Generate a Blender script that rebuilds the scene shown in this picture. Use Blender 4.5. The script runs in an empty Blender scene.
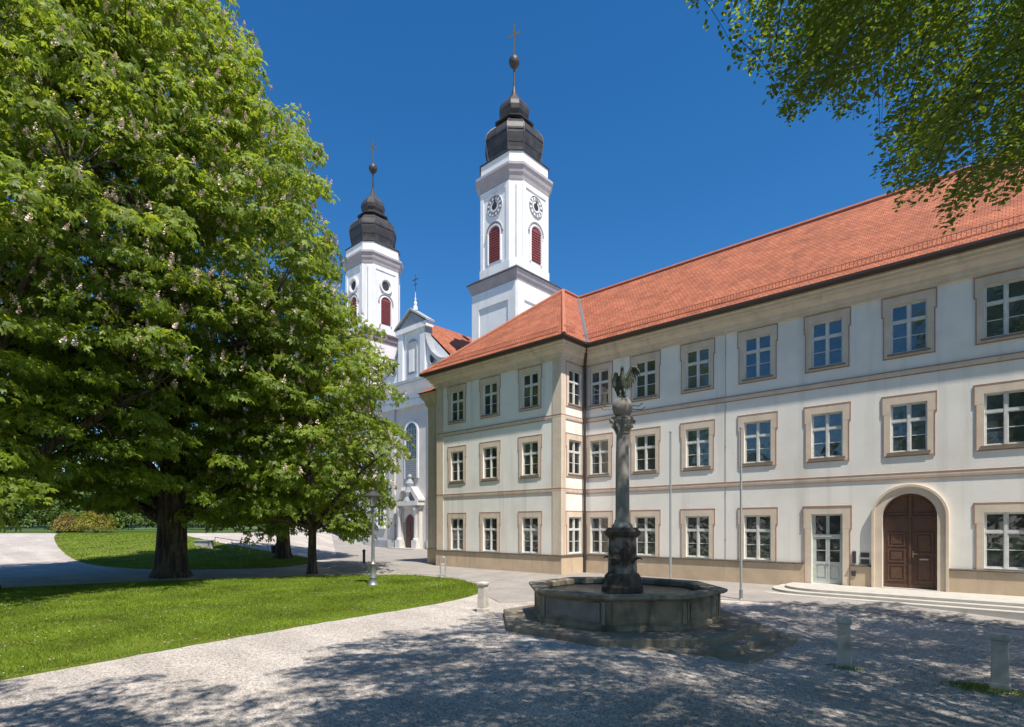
import bpy, math, random
import numpy as np
from mathutils import Vector, noise
from mathutils.geometry import delaunay_2d_cdt

# ------------------------------------------------------------------ camera, sky, sun, exposure
SC = bpy.context.scene
COL = SC.collection
R = math.radians
F_PX, W_PX, H_PX, HORIZON = 565.0, 1024.0, 727.0, 526.0
EYE = 2.6
YAW = math.atan2(565.0, 622.0)            # building axes = world axes, the camera is turned
CA, SA = math.cos(YAW), math.sin(YAW)
cam = bpy.data.cameras.new('camera'); camo = bpy.data.objects.new('camera', cam); COL.objects.link(camo)
cam.sensor_width = 36.0; cam.lens = F_PX / W_PX * 36.0
cam.shift_y = (HORIZON - H_PX / 2) / W_PX
cam.clip_start = 0.1; cam.clip_end = 3000
camo.location = (0, 0, EYE); camo.rotation_euler = (R(90), 0, YAW)
SC.camera = camo

SUN = Vector((1.85, -0.70, 3.75)).normalized()
world = bpy.data.worlds.new('World'); SC.world = world; world.use_nodes = True
wn = world.node_tree.nodes; wl = world.node_tree.links
bg = wn['Background']; sky = wn.new('ShaderNodeTexSky'); sky.sky_type = 'NISHITA'
sky.sun_disc = False
sky.sun_elevation = math.asin(SUN.z)
sky.sun_rotation = math.atan2(SUN.x, SUN.y)
sky.altitude = 750; sky.air_density = 1.0; sky.dust_density = 0.2; sky.ozone_density = 4.0
hs = wn.new('ShaderNodeHueSaturation'); hs.inputs['Saturation'].default_value = 1.3
wl.new(sky.outputs[0], hs.inputs['Color']); wl.new(hs.outputs[0], bg.inputs[0])
bg.inputs[1].default_value = 0.098
sun = bpy.data.lights.new('sun', 'SUN'); suno = bpy.data.objects.new('sun', sun); COL.objects.link(suno)
sun.energy = 4.4; sun.angle = R(0.53); sun.color = (1.0, 0.93, 0.82)
suno.rotation_euler = SUN.to_track_quat('Z', 'Y').to_euler(); suno.location = (20, -20, 60)
SC.view_settings.view_transform = 'Standard'; SC.view_settings.look = 'None'
SC.view_settings.exposure = 0.72; SC.view_settings.gamma = 1.0
SC.view_settings.use_curve_mapping = False

# ------------------------------------------------------------------ helpers: projection and terrain
def c2w(X, Z): return (CA * X - SA * Z, SA * X + CA * Z)
def w2c(x, y): return (CA * x + SA * y, -SA * x + CA * y)
def S(t):
    t = np.clip(t, 0, 1); return t * t * (3 - 2 * t)
YF, YL, XC, XL = 24.2, 22.25, -16.94, -26.3
def terrain(wx, wy):
    wx = np.asarray(wx, float); wy = np.asarray(wy, float)
    X = CA * wx + SA * wy; Z = -SA * wx + CA * wy
    t = np.where(wx > XC, YF, YL) - wy
    h = 0.19 * S((7 - t) / 5.5) * S((wx + 40) / 10)
    h = h - 0.26 * S((X - 2.2) / 3.6) * S((18.5 - Z) / 4)
    h = h + 1.75 * S((Z - 37) / 25) * S((-X - 15) / 14)
    h = h + 9.0 * S((Z - 85) / 130) * S((-X - 20) / 40)
    return h
def hz(x, y): return float(terrain(x, y))
def gpx(px, py):
    """point of the terrain seen at a pixel"""
    u = (px - 512) / F_PX; v = (py - HORIZON) / F_PX
    z = 0.0
    lo, hi = 2.0, 400.0
    Z = None
    prev = 2.0
    for i in range(4000):
        Zt = 2.0 + i * 0.1
        wx, wy = c2w(u * Zt, Zt)
        if EYE - v * Zt <= hz(wx, wy): Z = Zt; break
    if Z is None: Z = 400
    wx, wy = c2w(u * Z, Z)
    return (wx, wy)
def at(px, Z):
    return c2w((px - 512) / F_PX * Z, Z)
def project(P):
    P = np.asarray(P); X = CA * P[:, 0] + SA * P[:, 1]; Z = -SA * P[:, 0] + CA * P[:, 1]
    Zs = np.where(Z > 0.3, Z, 0.3)
    return 512 + F_PX * X / Zs, HORIZON - F_PX * (P[:, 2] - EYE) / Zs, Z
def inside(poly, x, y):
    poly = np.asarray(poly, float); r = np.zeros(len(x), bool); n = len(poly); j = n - 1
    for i in range(n):
        xi, yi = poly[i]; xj, yj = poly[j]
        c = ((yi > y) != (yj > y)) & (x < (xj - xi) * (y - yi) / (yj - yi + 1e-12) + xi)
        r ^= c; j = i
    return r

# ------------------------------------------------------------------ helpers: materials
def mat(name, col, rough=0.8, col2=None, scale=3.0, detail=6, lo=0.35, hi=0.65, bump=0.0, bscale=40, bdist=0.01,
        metallic=0.0, spec=0.5, stain=None, sscale=0.4, slo=0.5, shi=0.75, streak=None, stretch=(2.2, 2.2, .16), klo=.52, khi=.72):
    m = bpy.data.materials.new(name); m.use_nodes = True
    nt = m.node_tree; N = nt.nodes; L = nt.links; b = N['Principled BSDF']
    b.inputs['Roughness'].default_value = rough; b.inputs['Metallic'].default_value = metallic
    b.inputs['Specular IOR Level'].default_value = spec
    b.inputs['Base Color'].default_value = (*col, 1)
    tc = N.new('ShaderNodeNewGeometry')
    def noi(sc, det=detail):
        n = N.new('ShaderNodeTexNoise'); n.inputs['Scale'].default_value = sc; n.inputs['Detail'].default_value = det
        L.new(tc.outputs['Position'], n.inputs['Vector']); return n
    def mr(sock, a, c):
        r = N.new('ShaderNodeMapRange'); r.inputs[1].default_value = a; r.inputs[2].default_value = c
        L.new(sock, r.inputs[0]); return r.outputs[0]
    out = None
    if col2:
        n = noi(scale); f = mr(n.outputs[0], lo, hi)
        mx = N.new('ShaderNodeMix'); mx.data_type = 'RGBA'
        mx.inputs[6].default_value = (*col, 1); mx.inputs[7].default_value = (*col2, 1)
        L.new(f, mx.inputs[0]); out = mx.outputs[2]
    if stain:
        n = noi(sscale, 8); f = mr(n.outputs[0], slo, shi)
        mx = N.new('ShaderNodeMix'); mx.data_type = 'RGBA'
        mx.inputs[6].default_value = (*col, 1); mx.inputs[7].default_value = (*stain, 1)
        if out: L.new(out, mx.inputs[6])
        L.new(f, mx.inputs[0]); out = mx.outputs[2]
    if streak:
        mp = N.new('ShaderNodeMapping'); mp.inputs['Scale'].default_value = stretch; L.new(tc.outputs['Position'], mp.inputs[0])
        n = N.new('ShaderNodeTexNoise'); n.inputs['Scale'].default_value = 1; n.inputs['Detail'].default_value = 7; L.new(mp.outputs[0], n.inputs['Vector'])
        mx = N.new('ShaderNodeMix'); mx.data_type = 'RGBA'
        mx.inputs[6].default_value = (*col, 1); mx.inputs[7].default_value = (*streak, 1)
        if out: L.new(out, mx.inputs[6])
        L.new(mr(n.outputs[0], klo, khi), mx.inputs[0]); out = mx.outputs[2]
    if out: L.new(out, b.inputs['Base Color'])
    if bump:
        n = noi(bscale); bp = N.new('ShaderNodeBump'); bp.inputs['Strength'].default_value = bump
        bp.inputs['Distance'].default_value = bdist
        L.new(n.outputs[0], bp.inputs['Height']); L.new(bp.outputs[0], b.inputs['Normal'])
    m['_'] = 0
    return m

M = {}
M['white'] = mat('white_plaster', (.87, .835, .77), .9, (.82, .785, .725), 1.1, bump=.22, bscale=20, bdist=.02, stain=(.70, .65, .58), sscale=.5, slo=.52, shi=.8, streak=(.66, .62, .56), klo=.54, khi=.8)
M['beige'] = mat('beige_trim', (.71, .59, .465), .85, (.63, .52, .41), 2.5, bump=.2, bscale=25, streak=(.47, .39, .31), klo=.54, khi=.8)
M['plinth'] = mat('beige_plinth', (.60, .46, .32), .9, (.52, .40, .28), 1.6, bump=.25, bscale=18, stain=(.40, .31, .21), sscale=.8, slo=.54, shi=.8, streak=(.42, .33, .24), stretch=(3, 3, .5), klo=.54, khi=.75)
M['red'] = mat('red_line', (.40, .24, .18), .85, (.34, .20, .15), 5)
M['ledge'] = mat('dark_ledge', (.10, .085, .07), .6, (.06, .05, .045), 6)
M['wood_white'] = mat('white_window_paint', (.70, .70, .67), .5, (.60, .59, .56), 6)
M['sillm'] = mat('weathered_sill', (.28, .20, .15), .8, (.20, .15, .12), 8)
M['brownpipe'] = mat('brown_pipe', (.05, .032, .026), .5, (.04, .028, .025), 6)
M['pewter'] = mat('grey_metal', (.30, .31, .32), .45, (.24, .25, .26), 5, metallic=.6)
M['steel'] = mat('pale_steel', (.55, .56, .57), .35, metallic=.7)
M['iron'] = mat('dark_iron', (.035, .035, .038), .5, (.06, .055, .05), 9)
M['doorwood'] = mat('brown_door_wood', (.125, .062, .038), .5, (.095, .046, .03), 7, bump=.15, bscale=30)
M['doorgrey'] = mat('pale_grey_door_paint', (.50, .53, .50), .5, (.44, .47, .45), 6)
M['cwhite'] = mat('church_white', (.80, .80, .80), .9, (.74, .74, .75), .8, stain=(.62, .61, .61), sscale=.35, slo=.55, shi=.85, streak=(.60, .60, .60), stretch=(1, 1, .1), klo=.54, khi=.8)
M['cwarm'] = mat('church_wall', (.60, .57, .53), .9, (.54, .52, .49), .8, stain=(.45, .43, .41), sscale=.3, slo=.55, shi=.85)
M['ctrim'] = mat('mauve_trim', (.42, .385, .395), .85, (.37, .335, .345), 1.5)
M['cgrey'] = mat('grey_trim', (.34, .36, .38), .85, (.28, .30, .32), 1.5)
M['slate'] = mat('dark_slate', (.034, .032, .033), .5, (.065, .060, .058), 1.3, bump=.3, bscale=3, spec=.35)
M['louvre'] = mat('red_louvre', (.24, .055, .06), .8, (.19, .04, .045), 4)
M['gold'] = mat('dull_gilt', (.30, .22, .10), .4, metallic=.7)
M['dark'] = mat('dark_opening', (.03, .032, .035), .6)
M['stone'] = mat('weathered_stone', (.36, .295, .205), .95, (.23, .19, .135), 2.2, bump=.5, bscale=22, bdist=.02, stain=(.07, .057, .042), sscale=1.3, slo=.50, shi=.74, streak=(.12, .105, .085), stretch=(4, 4, .6), klo=.52, khi=.75)
M['stepgrey'] = mat('fountain_step_stone', (.29, .245, .185), .95, (.22, .19, .145), 2.5, bump=.3, bscale=40, bdist=.01, stain=(.10, .085, .068), sscale=1.6, slo=.55, shi=.8)
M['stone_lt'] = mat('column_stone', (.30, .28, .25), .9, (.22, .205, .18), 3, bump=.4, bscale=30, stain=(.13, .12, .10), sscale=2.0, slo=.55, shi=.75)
M['stone_wet'] = mat('wet_pedestal_stone', (.30, .28, .24), .7, (.16, .14, .12), 3, bump=.6, bscale=25, bdist=.02, stain=(.03, .022, .018), sscale=2.4, slo=.42, shi=.56)
M['mossy'] = mat('mossy_dark_stone', (.055, .045, .036), .8, (.10, .075, .055), 6, bump=.8, bscale=30, bdist=.03)
M['bollard'] = mat('bollard_concrete', (.56, .52, .46), .95, (.46, .43, .38), 4, bump=.4, bscale=40, stain=(.20, .19, .16), sscale=3, slo=.55, shi=.8)
M['bronze'] = mat('green_bronze', (.045, .05, .038), .6, (.085, .10, .07), 7, metallic=.2, bump=.5, bscale=25, bdist=.02)
M['stepstone'] = mat('pale_step_stone', (.46, .44, .40), .9, (.40, .38, .35), 3, bump=.2, bscale=30)
M['slabm'] = mat('pale_slab', (.40, .40, .38), .9, (.32, .32, .31), 4)
M['bark'] = mat('bark', (.13, .10, .075), .95, (.07, .055, .042), 5, bump=.6, bscale=14, bdist=.05, streak=(.035, .028, .022), stretch=(7, 7, .9), klo=.44, khi=.58)
M['twig'] = mat('twig_bark', (.06, .045, .035), .9)
M['flower'] = mat('chestnut_flower', (.80, .72, .62), .8, (.66, .46, .40), 9)
M['daisy'] = mat('daisy_white', (.8, .8, .76), .8)
M['plaque'] = mat('dark_plaque', (.09, .085, .08), .35, metallic=.4)
M['brass'] = mat('brass', (.30, .24, .15), .4, metallic=.8)

def leafmat(name, a, b, trans, tmix=.4, rough=.5):
    m = bpy.data.materials.new(name); m.use_nodes = True
    nt = m.node_tree; N = nt.nodes; L = nt.links; p = N['Principled BSDF']; out = N['Material Output']
    g = N.new('ShaderNodeNewGeometry')
    mx = N.new('ShaderNodeMix'); mx.data_type = 'RGBA'; mx.inputs[6].default_value = (*a, 1); mx.inputs[7].default_value = (*b, 1)
    L.new(g.outputs['Random Per Island'], mx.inputs[0])
    nz = N.new('ShaderNodeTexNoise'); nz.inputs['Scale'].default_value = .6; L.new(g.outputs['Position'], nz.inputs['Vector'])
    hv = N.new('ShaderNodeHueSaturation'); mr = N.new('ShaderNodeMapRange'); mr.inputs[1].default_value = .3; mr.inputs[2].default_value = .7
    mr.inputs[3].default_value = .6; mr.inputs[4].default_value = 1.3
    L.new(nz.outputs[0], mr.inputs[0]); L.new(mr.outputs[0], hv.inputs['Value']); L.new(mx.outputs[2], hv.inputs['Color'])
    L.new(hv.outputs[0], p.inputs['Base Color']); p.inputs['Roughness'].default_value = rough
    p.inputs['Specular IOR Level'].default_value = .35
    t = N.new('ShaderNodeBsdfTranslucent'); t.inputs[0].default_value = (*trans, 1)
    ms = N.new('ShaderNodeMixShader'); ms.inputs[0].default_value = tmix
    L.new(p.outputs[0], ms.inputs[1]); L.new(t.outputs[0], ms.inputs[2]); L.new(ms.outputs[0], out.inputs[0])
    return m
M['chestnut'] = leafmat('chestnut_leaf', (.20, .265, .026), (.085, .15, .018), (.45, .56, .045), .45)
M['linden'] = leafmat('linden_leaf', (.115, .165, .024), (.060, .10, .017), (.36, .48, .04), .44)
M['bushleaf'] = leafmat('bush_leaf', (.10, .155, .025), (.06, .11, .02), (.2, .3, .03), .35)
M['yellowleaf'] = leafmat('yellow_leaf', (.26, .22, .02), (.16, .17, .02), (.34, .3, .03), .3)
M['grassblade'] = leafmat('grass_blade', (.20, .275, .02), (.135, .205, .016), (.28, .37, .025), .3, .8)

def glassmat():
    m = bpy.data.materials.new('window_glass'); m.use_nodes = True
    nt = m.node_tree; N = nt.nodes; L = nt.links; p = N['Principled BSDF']; out = N['Material Output']
    oi = N.new('ShaderNodeObjectInfo'); g = N.new('ShaderNodeNewGeometry')
    ad = N.new('ShaderNodeVectorMath'); ad.operation = 'ADD'; L.new(g.outputs['Position'], ad.inputs[0]); L.new(oi.outputs['Location'], ad.inputs[1])
    n = N.new('ShaderNodeTexNoise'); n.inputs['Scale'].default_value = 1.7; n.inputs['Detail'].default_value = 3; L.new(ad.outputs[0], n.inputs['Vector'])
    mr = N.new('ShaderNodeMapRange'); mr.inputs[1].default_value = .45; mr.inputs[2].default_value = .7; L.new(n.outputs[0], mr.inputs[0])
    mx = N.new('ShaderNodeMix'); mx.data_type = 'RGBA'; mx.inputs[6].default_value = (.010, .011, .011, 1); mx.inputs[7].default_value = (.05, .052, .05, 1)
    L.new(mr.outputs[0], mx.inputs[0]); L.new(mx.outputs[2], p.inputs['Base Color']); p.inputs['Roughness'].default_value = .5
    gl = N.new('ShaderNodeBsdfGlossy'); gl.inputs['Roughness'].default_value = .02; gl.inputs[0].default_value = (.9, .95, .95, 1)
    n2 = N.new('ShaderNodeTexNoise'); n2.inputs['Scale'].default_value = 3; n2.inputs['Detail'].default_value = 1; L.new(ad.outputs[0], n2.inputs['Vector'])
    bp = N.new('ShaderNodeBump'); bp.inputs['Strength'].default_value = .12; bp.inputs['Distance'].default_value = .05
    L.new(n2.outputs[0], bp.inputs['Height']); L.new(bp.outputs[0], gl.inputs['Normal'])
    ms = N.new('ShaderNodeMixShader'); ms.inputs[0].default_value = .12
    L.new(p.outputs[0], ms.inputs[1]); L.new(gl.outputs[0], ms.inputs[2]); L.new(ms.outputs[0], out.inputs[0])
    return m
M['glass'] = glassmat()

def tilemat(name, c1, c2, mort):
    m = bpy.data.materials.new(name); m.use_nodes = True
    nt = m.node_tree; N = nt.nodes; L = nt.links; p = N['Principled BSDF']; p.inputs['Roughness'].default_value = .85
    uv = N.new('ShaderNodeUVMap'); br = N.new('ShaderNodeTexBrick'); L.new(uv.outputs[0], br.inputs['Vector'])
    br.inputs['Scale'].default_value = 1; br.inputs['Brick Width'].default_value = .19; br.inputs['Row Height'].default_value = .17
    br.inputs['Mortar Size'].default_value = .012; br.inputs['Mortar Smooth'].default_value = .6; br.inputs['Bias'].default_value = -.1
    br.inputs['Color1'].default_value = (*c1, 1); br.inputs['Color2'].default_value = (*c2, 1); br.inputs['Mortar'].default_value = (*mort, 1)
    g = N.new('ShaderNodeNewGeometry'); n = N.new('ShaderNodeTexNoise'); n.inputs['Scale'].default_value = .9; n.inputs['Detail'].default_value = 8
    L.new(g.outputs['Position'], n.inputs['Vector'])
    mr = N.new('ShaderNodeMapRange'); mr.inputs[1].default_value = .3; mr.inputs[2].default_value = .75; mr.inputs[3].default_value = 1.18; mr.inputs[4].default_value = .68
    L.new(n.outputs[0], mr.inputs[0]); hv = N.new('ShaderNodeHueSaturation'); L.new(mr.outputs[0], hv.inputs['Value']); L.new(br.outputs[0], hv.inputs['Color'])
    L.new(hv.outputs[0], p.inputs['Base Color'])
    # each row rises toward its lower edge: saw profile along v
    sx = N.new('ShaderNodeSeparateXYZ'); L.new(uv.outputs[0], sx.inputs[0])
    dv = N.new('ShaderNodeMath'); dv.operation = 'DIVIDE'; dv.inputs[1].default_value = .17; L.new(sx.outputs[1], dv.inputs[0])
    fr = N.new('ShaderNodeMath'); fr.operation = 'FRACT'; L.new(dv.outputs[0], fr.inputs[0])
    sb = N.new('ShaderNodeMath'); sb.operation = 'SUBTRACT'; sb.inputs[0].default_value = 1; L.new(fr.outputs[0], sb.inputs[1])
    ad = N.new('ShaderNodeMath'); ad.operation = 'SUBTRACT'; L.new(sb.outputs[0], ad.inputs[0]); L.new(br.outputs[1], ad.inputs[1])
    bp = N.new('ShaderNodeBump'); bp.inputs['Strength'].default_value = .7; bp.inputs['Distance'].default_value = .04
    L.new(ad.outputs[0], bp.inputs['Height']); L.new(bp.outputs[0], p.inputs['Normal'])
    return m
M['tile'] = tilemat('orange_roof_tiles', (.44, .142, .066), (.31, .086, .042), (.14, .042, .026))
M['ridge'] = mat('ridge_tiles', (.44, .15, .08), .85, (.34, .12, .07), 6)

def gravelmat(name, a, b, c, stone=55, big=.5):
    m = bpy.data.materials.new(name); m.use_nodes = True
    nt = m.node_tree; N = nt.nodes; L = nt.links; p = N['Principled BSDF']; p.inputs['Roughness'].default_value = .95
    p.inputs['Specular IOR Level'].default_value = .2
    g = N.new('ShaderNodeNewGeometry')
    v = N.new('ShaderNodeTexVoronoi'); v.inputs['Scale'].default_value = stone; L.new(g.outputs['Position'], v.inputs['Vector'])
    n = N.new('ShaderNodeTexNoise'); n.inputs['Scale'].default_value = big; n.inputs['Detail'].default_value = 9; L.new(g.outputs['Position'], n.inputs['Vector'])
    sx = N.new('ShaderNodeSeparateColor'); L.new(v.outputs['Color'], sx.inputs[0])
    cr = N.new('ShaderNodeValToRGB'); e = cr.color_ramp.elements
    e[0].position = 0; e[0].color = (*b, 1); e[1].position = 1; e[1].color = (*a, 1)
    k = cr.color_ramp.elements.new(.18); k.color = tuple(x * .8 for x in a) + (1,)
    k = cr.color_ramp.elements.new(.9); k.color = tuple(min(.8, x * 1.35) for x in a) + (1,)
    L.new(sx.outputs[0], cr.inputs[0])
    n2 = N.new('ShaderNodeTexNoise'); n2.inputs['Scale'].default_value = 7; n2.inputs['Detail'].default_value = 6; L.new(g.outputs['Position'], n2.inputs['Vector'])
    mm = N.new('ShaderNodeMath'); mm.operation = 'MULTIPLY_ADD'; mm.inputs[1].default_value = .45; L.new(n2.outputs[0], mm.inputs[0]); L.new(n.outputs[0], mm.inputs[2])
    mr = N.new('ShaderNodeMapRange'); mr.inputs[1].default_value = .5; mr.inputs[2].default_value = 1.0; L.new(mm.outputs[0], mr.inputs[0])
    mx = N.new('ShaderNodeMix'); mx.data_type = 'RGBA'; mx.blend_type = 'MULTIPLY'; mx.inputs[7].default_value = (*c, 1)
    mp = N.new('ShaderNodeMapping'); mp.inputs['Scale'].default_value = (.10, .9, 1); mp.inputs['Rotation'].default_value = (0, 0, -.25); L.new(g.outputs['Position'], mp.inputs[0])
    n3 = N.new('ShaderNodeTexNoise'); n3.inputs['Scale'].default_value = 1; n3.inputs['Detail'].default_value = 4; L.new(mp.outputs[0], n3.inputs['Vector'])
    r3 = N.new('ShaderNodeMapRange'); r3.inputs[1].default_value = .42; r3.inputs[2].default_value = .62; r3.inputs[3].default_value = 1.06; r3.inputs[4].default_value = 1.25; L.new(n3.outputs[0], r3.inputs[0])
    hv = N.new('ShaderNodeHueSaturation'); L.new(r3.outputs[0], hv.inputs['Value'])
    L.new(mr.outputs[0], mx.inputs[0]); L.new(cr.outputs[0], mx.inputs[6]); L.new(mx.outputs[2], hv.inputs['Color']); L.new(hv.outputs[0], p.inputs['Base Color'])
    bp = N.new('ShaderNodeBump'); bp.inputs['Strength'].default_value = .6; bp.inputs['Distance'].default_value = .012; bp.invert = True
    L.new(v.outputs['Distance'], bp.inputs['Height']); L.new(bp.outputs[0], p.inputs['Normal'])
    return m
M['gravel'] = gravelmat('gravel', (.39, .355, .33), (.165, .155, .15), (.74, .72, .70), 38)
M['path'] = gravelmat('path_gravel', (.34, .30, .27), (.16, .15, .14), (.75, .72, .70), 60)
M['soil'] = mat('lawn_soil', (.13, .18, .014), .95, (.10, .15, .012), 1.2, stain=(.19, .17, .05), sscale=.9, slo=.5, shi=.75, bump=.6, bscale=30, bdist=.03)
M['hill'] = mat('meadow', (.07, .12, .025), .95, (.05, .09, .02), .1)

def pavemat():
    m = bpy.data.materials.new('pale_paving'); m.use_nodes = True
    nt = m.node_tree; N = nt.nodes; L = nt.links; p = N['Principled BSDF']; p.inputs['Roughness'].default_value = .9
    g = N.new('ShaderNodeNewGeometry'); br = N.new('ShaderNodeTexBrick'); L.new(g.outputs['Position'], br.inputs['Vector'])
    br.inputs['Scale'].default_value = 1; br.inputs['Brick Width'].default_value = .42; br.inputs['Row Height'].default_value = .28
    br.inputs['Mortar Size'].default_value = .008; br.inputs['Color1'].default_value = (.305, .278, .258, 1); br.inputs['Color2'].default_value = (.265, .242, .225, 1)
    br.inputs['Mortar'].default_value = (.20, .18, .165, 1)
    n = N.new('ShaderNodeTexNoise'); n.inputs['Scale'].default_value = .6; n.inputs['Detail'].default_value = 8; L.new(g.outputs['Position'], n.inputs['Vector'])
    mr = N.new('ShaderNodeMapRange'); mr.inputs[1].default_value = .3; mr.inputs[2].default_value = .75; mr.inputs[3].default_value = 1.1; mr.inputs[4].default_value = .8
    L.new(n.outputs[0], mr.inputs[0]); hv = N.new('ShaderNodeHueSaturation'); L.new(mr.outputs[0], hv.inputs['Value']); L.new(br.outputs[0], hv.inputs['Color'])
    L.new(hv.outputs[0], p.inputs['Base Color']); return m
M['paving'] = pavemat()
def watermat():
    m = mat('fountain_water', (.03, .035, .035), .06, spec=.8)
    N = m.node_tree.nodes; L = m.node_tree.links; p = N['Principled BSDF']
    g = N.new('ShaderNodeNewGeometry'); n = N.new('ShaderNodeTexNoise'); n.inputs['Scale'].default_value = 14; n.inputs['Detail'].default_value = 4
    L.new(g.outputs['Position'], n.inputs['Vector']); b = N.new('ShaderNodeBump'); b.inputs['Strength'].default_value = .8; b.inputs['Distance'].default_value = .05
    L.new(n.outputs[0], b.inputs['Height']); L.new(b.outputs[0], p.inputs['Normal']); return m
M['water'] = watermat()

# ------------------------------------------------------------------ helpers: objects
def tag(o, label=None, cat=None, group=None, kind=None):
    if label: o['label'] = label
    if cat: o['category'] = cat
    if group: o['group'] = group
    if kind: o['kind'] = kind
    return o
def thing(name, label, cat, loc=(0, 0, 0), rz=0, group=None):
    o = bpy.data.objects.new(name, None); COL.objects.link(o); o.empty_display_size = .3
    o.location = loc; o.rotation_euler = (0, 0, rz)
    return tag(o, label, cat, group)
class MB:
    def __init__(s): s.v = []; s.f = []
    def poly(s, pts):
        i = len(s.v); s.v += [tuple(p) for p in pts]; s.f.append(tuple(range(i, i + len(pts)))); return s
    def box(s, x0, x1, y0, y1, z0, z1):
        i = len(s.v)
        s.v += [(x0, y0, z0), (x1, y0, z0), (x1, y1, z0), (x0, y1, z0), (x0, y0, z1), (x1, y0, z1), (x1, y1, z1), (x0, y1, z1)]
        for q in ((0, 3, 2, 1), (4, 5, 6, 7), (0, 1, 5, 4), (1, 2, 6, 5), (2, 3, 7, 6), (3, 0, 4, 7)): s.f.append(tuple(i + k for k in q))
        return s
    def loft(s, rings, cap=True, close=True):
        n = len(rings[0]); i = len(s.v)
        for r in rings: s.v += [tuple(p) for p in r]
        for a in range(len(rings) - 1):
            for k in range(n if close else n - 1):
                k2 = (k + 1) % n
                s.f.append((i + a * n + k, i + a * n + k2, i + (a + 1) * n + k2, i + (a + 1) * n + k))
        if cap:
            s.f.append(tuple(i + k for k in reversed(range(n)))); s.f.append(tuple(i + (len(rings) - 1) * n + k for k in range(n)))
        return s
    def lathe(s, prof, n=16, c=(0, 0, 0), ph=0, sec=None, cap=True):
        if sec is None: sec = [(math.cos(ph + 2 * math.pi * k / n), math.sin(ph + 2 * math.pi * k / n)) for k in range(n)]
        return s.loft([[(c[0] + r * p[0], c[1] + r * p[1], c[2] + z) for p in sec] for r, z in prof], cap)
    def tube(s, pts, rad, n=6, cap=True):
        pts = [Vector(p) for p in pts]
        if not hasattr(rad, '__len__'): rad = [rad] * len(pts)
        rings = []; ref = None
        for i, p in enumerate(pts):
            d = (pts[min(i + 1, len(pts) - 1)] - pts[max(i - 1, 0)])
            d = d.normalized() if d.length > 1e-9 else Vector((0, 0, 1))
            if ref is None: ref = Vector((1, 0, 0)) if abs(d.x) < .8 else Vector((0, 1, 0))
            a = ref - d * ref.dot(d); a = a.normalized() if a.length > 1e-6 else d.orthogonal().normalized()
            b = d.cross(a); ref = a
            rings.append([p + (a * math.cos(t) + b * math.sin(t)) * rad[i] for t in [2 * math.pi * k / n for k in range(n)]])
        return s.loft(rings, cap)
    def prism_y(s, pts, y0, y1):
        """polygon in x,z extruded along y"""
        n = len(pts); a = [(p[0], y0, p[1]) for p in pts]; b = [(p[0], y1, p[1]) for p in pts]
        return s.loft([a, b])
    def prism_z(s, pts, z0, z1):
        return s.loft([[(p[0], p[1], z0) for p in pts], [(p[0], p[1], z1) for p in pts]])
    def sweep(s, prof, path, cap=True):
        """profile (out, z) along a plan path; outward is to the right of travel"""
        n = len(path); rings = []
        for i in range(n):
            ds = []
            if i > 0: ds.append((Vector(path[i]) - Vector(path[i - 1])).normalized())
            if i < n - 1: ds.append((Vector(path[i + 1]) - Vector(path[i])).normalized())
            ns = [Vector((d.y, -d.x)) for d in ds]
            o = ns[0] if len(ns) == 1 else (ns[0] + ns[1]) / (1 + ns[0].dot(ns[1]))
            rings.append([(path[i][0] + o.x * q[0], path[i][1] + o.y * q[0], q[1]) for q in prof])
        return s.loft(rings, cap)
    def turned(s, rz, t=(0, 0, 0)):
        c, q = math.cos(rz), math.sin(rz)
        s.v = [(c * x - q * y + t[0], q * x + c * y + t[1], z + t[2]) for x, y, z in s.v]; return s
def obj(name, mb, m, parent=None, loc=(0, 0, 0), rz=0, smooth=False, bevel=0, uvf=None):
    me = bpy.data.meshes.new(name); me.from_pydata(mb.v, [], mb.f); me.validate()
    import bmesh
    b = bmesh.new(); b.from_mesh(me); bmesh.ops.recalc_face_normals(b, faces=b.faces); b.to_mesh(me); b.free()
    me.materials.append(m)
    if smooth:
        me.polygons.foreach_set('use_smooth', [True] * len(me.polygons))
        try: me.set_sharp_from_angle(angle=R(40))
        except Exception: pass
    if uvf:
        uv = me.uv_layers.new(name='UVMap')
        for p in me.polygons:
            for li in p.loop_indices: uv.data[li].uv = uvf(p.normal, me.vertices[me.loops[li].vertex_index].co)
    o = bpy.data.objects.new(name, me); COL.objects.link(o); o.location = loc; o.rotation_euler = (0, 0, rz)
    if parent: o.parent = parent
    if bevel:
        bv = o.modifiers.new('bevel', 'BEVEL'); bv.width = bevel; bv.segments = 2; bv.limit_method = 'ANGLE'; bv.angle_limit = R(40)
    return o
def copy_tree(o, parent=None):
    c = o.copy(); COL.objects.link(c)
    if parent: c.parent = parent
    for ch in list(o.children): copy_tree(ch, c)
    return c
def np_obj(name, V, F, m, parent=None, loc=(0, 0, 0)):
    V = np.asarray(V, np.float32).reshape(-1, 3); F = np.asarray(F, np.int32)
    me = bpy.data.meshes.new(name); k = F.shape[1]
    me.vertices.add(len(V)); me.vertices.foreach_set('co', V.ravel())
    me.loops.add(F.size); me.loops.foreach_set('vertex_index', F.ravel())
    me.polygons.add(len(F)); me.polygons.foreach_set('loop_start', np.arange(0, F.size, k, dtype=np.int32))
    me.polygons.foreach_set('loop_total', np.full(len(F), k, np.int32))
    me.update(calc_edges=True); me.materials.append(m)
    o = bpy.data.objects.new(name, me); COL.objects.link(o); o.location = loc
    if parent: o.parent = parent
    return o
def roof_uv(n, co):
    h = Vector((n.x, n.y, 0))
    if h.length < 1e-4: return (co.x, co.y)
    h.normalize(); u = Vector((-h.y, h.x, 0)); up = n.cross(u); 
    if up.z < 0: up = -up
    return (co.dot(u), co.dot(up))

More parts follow.
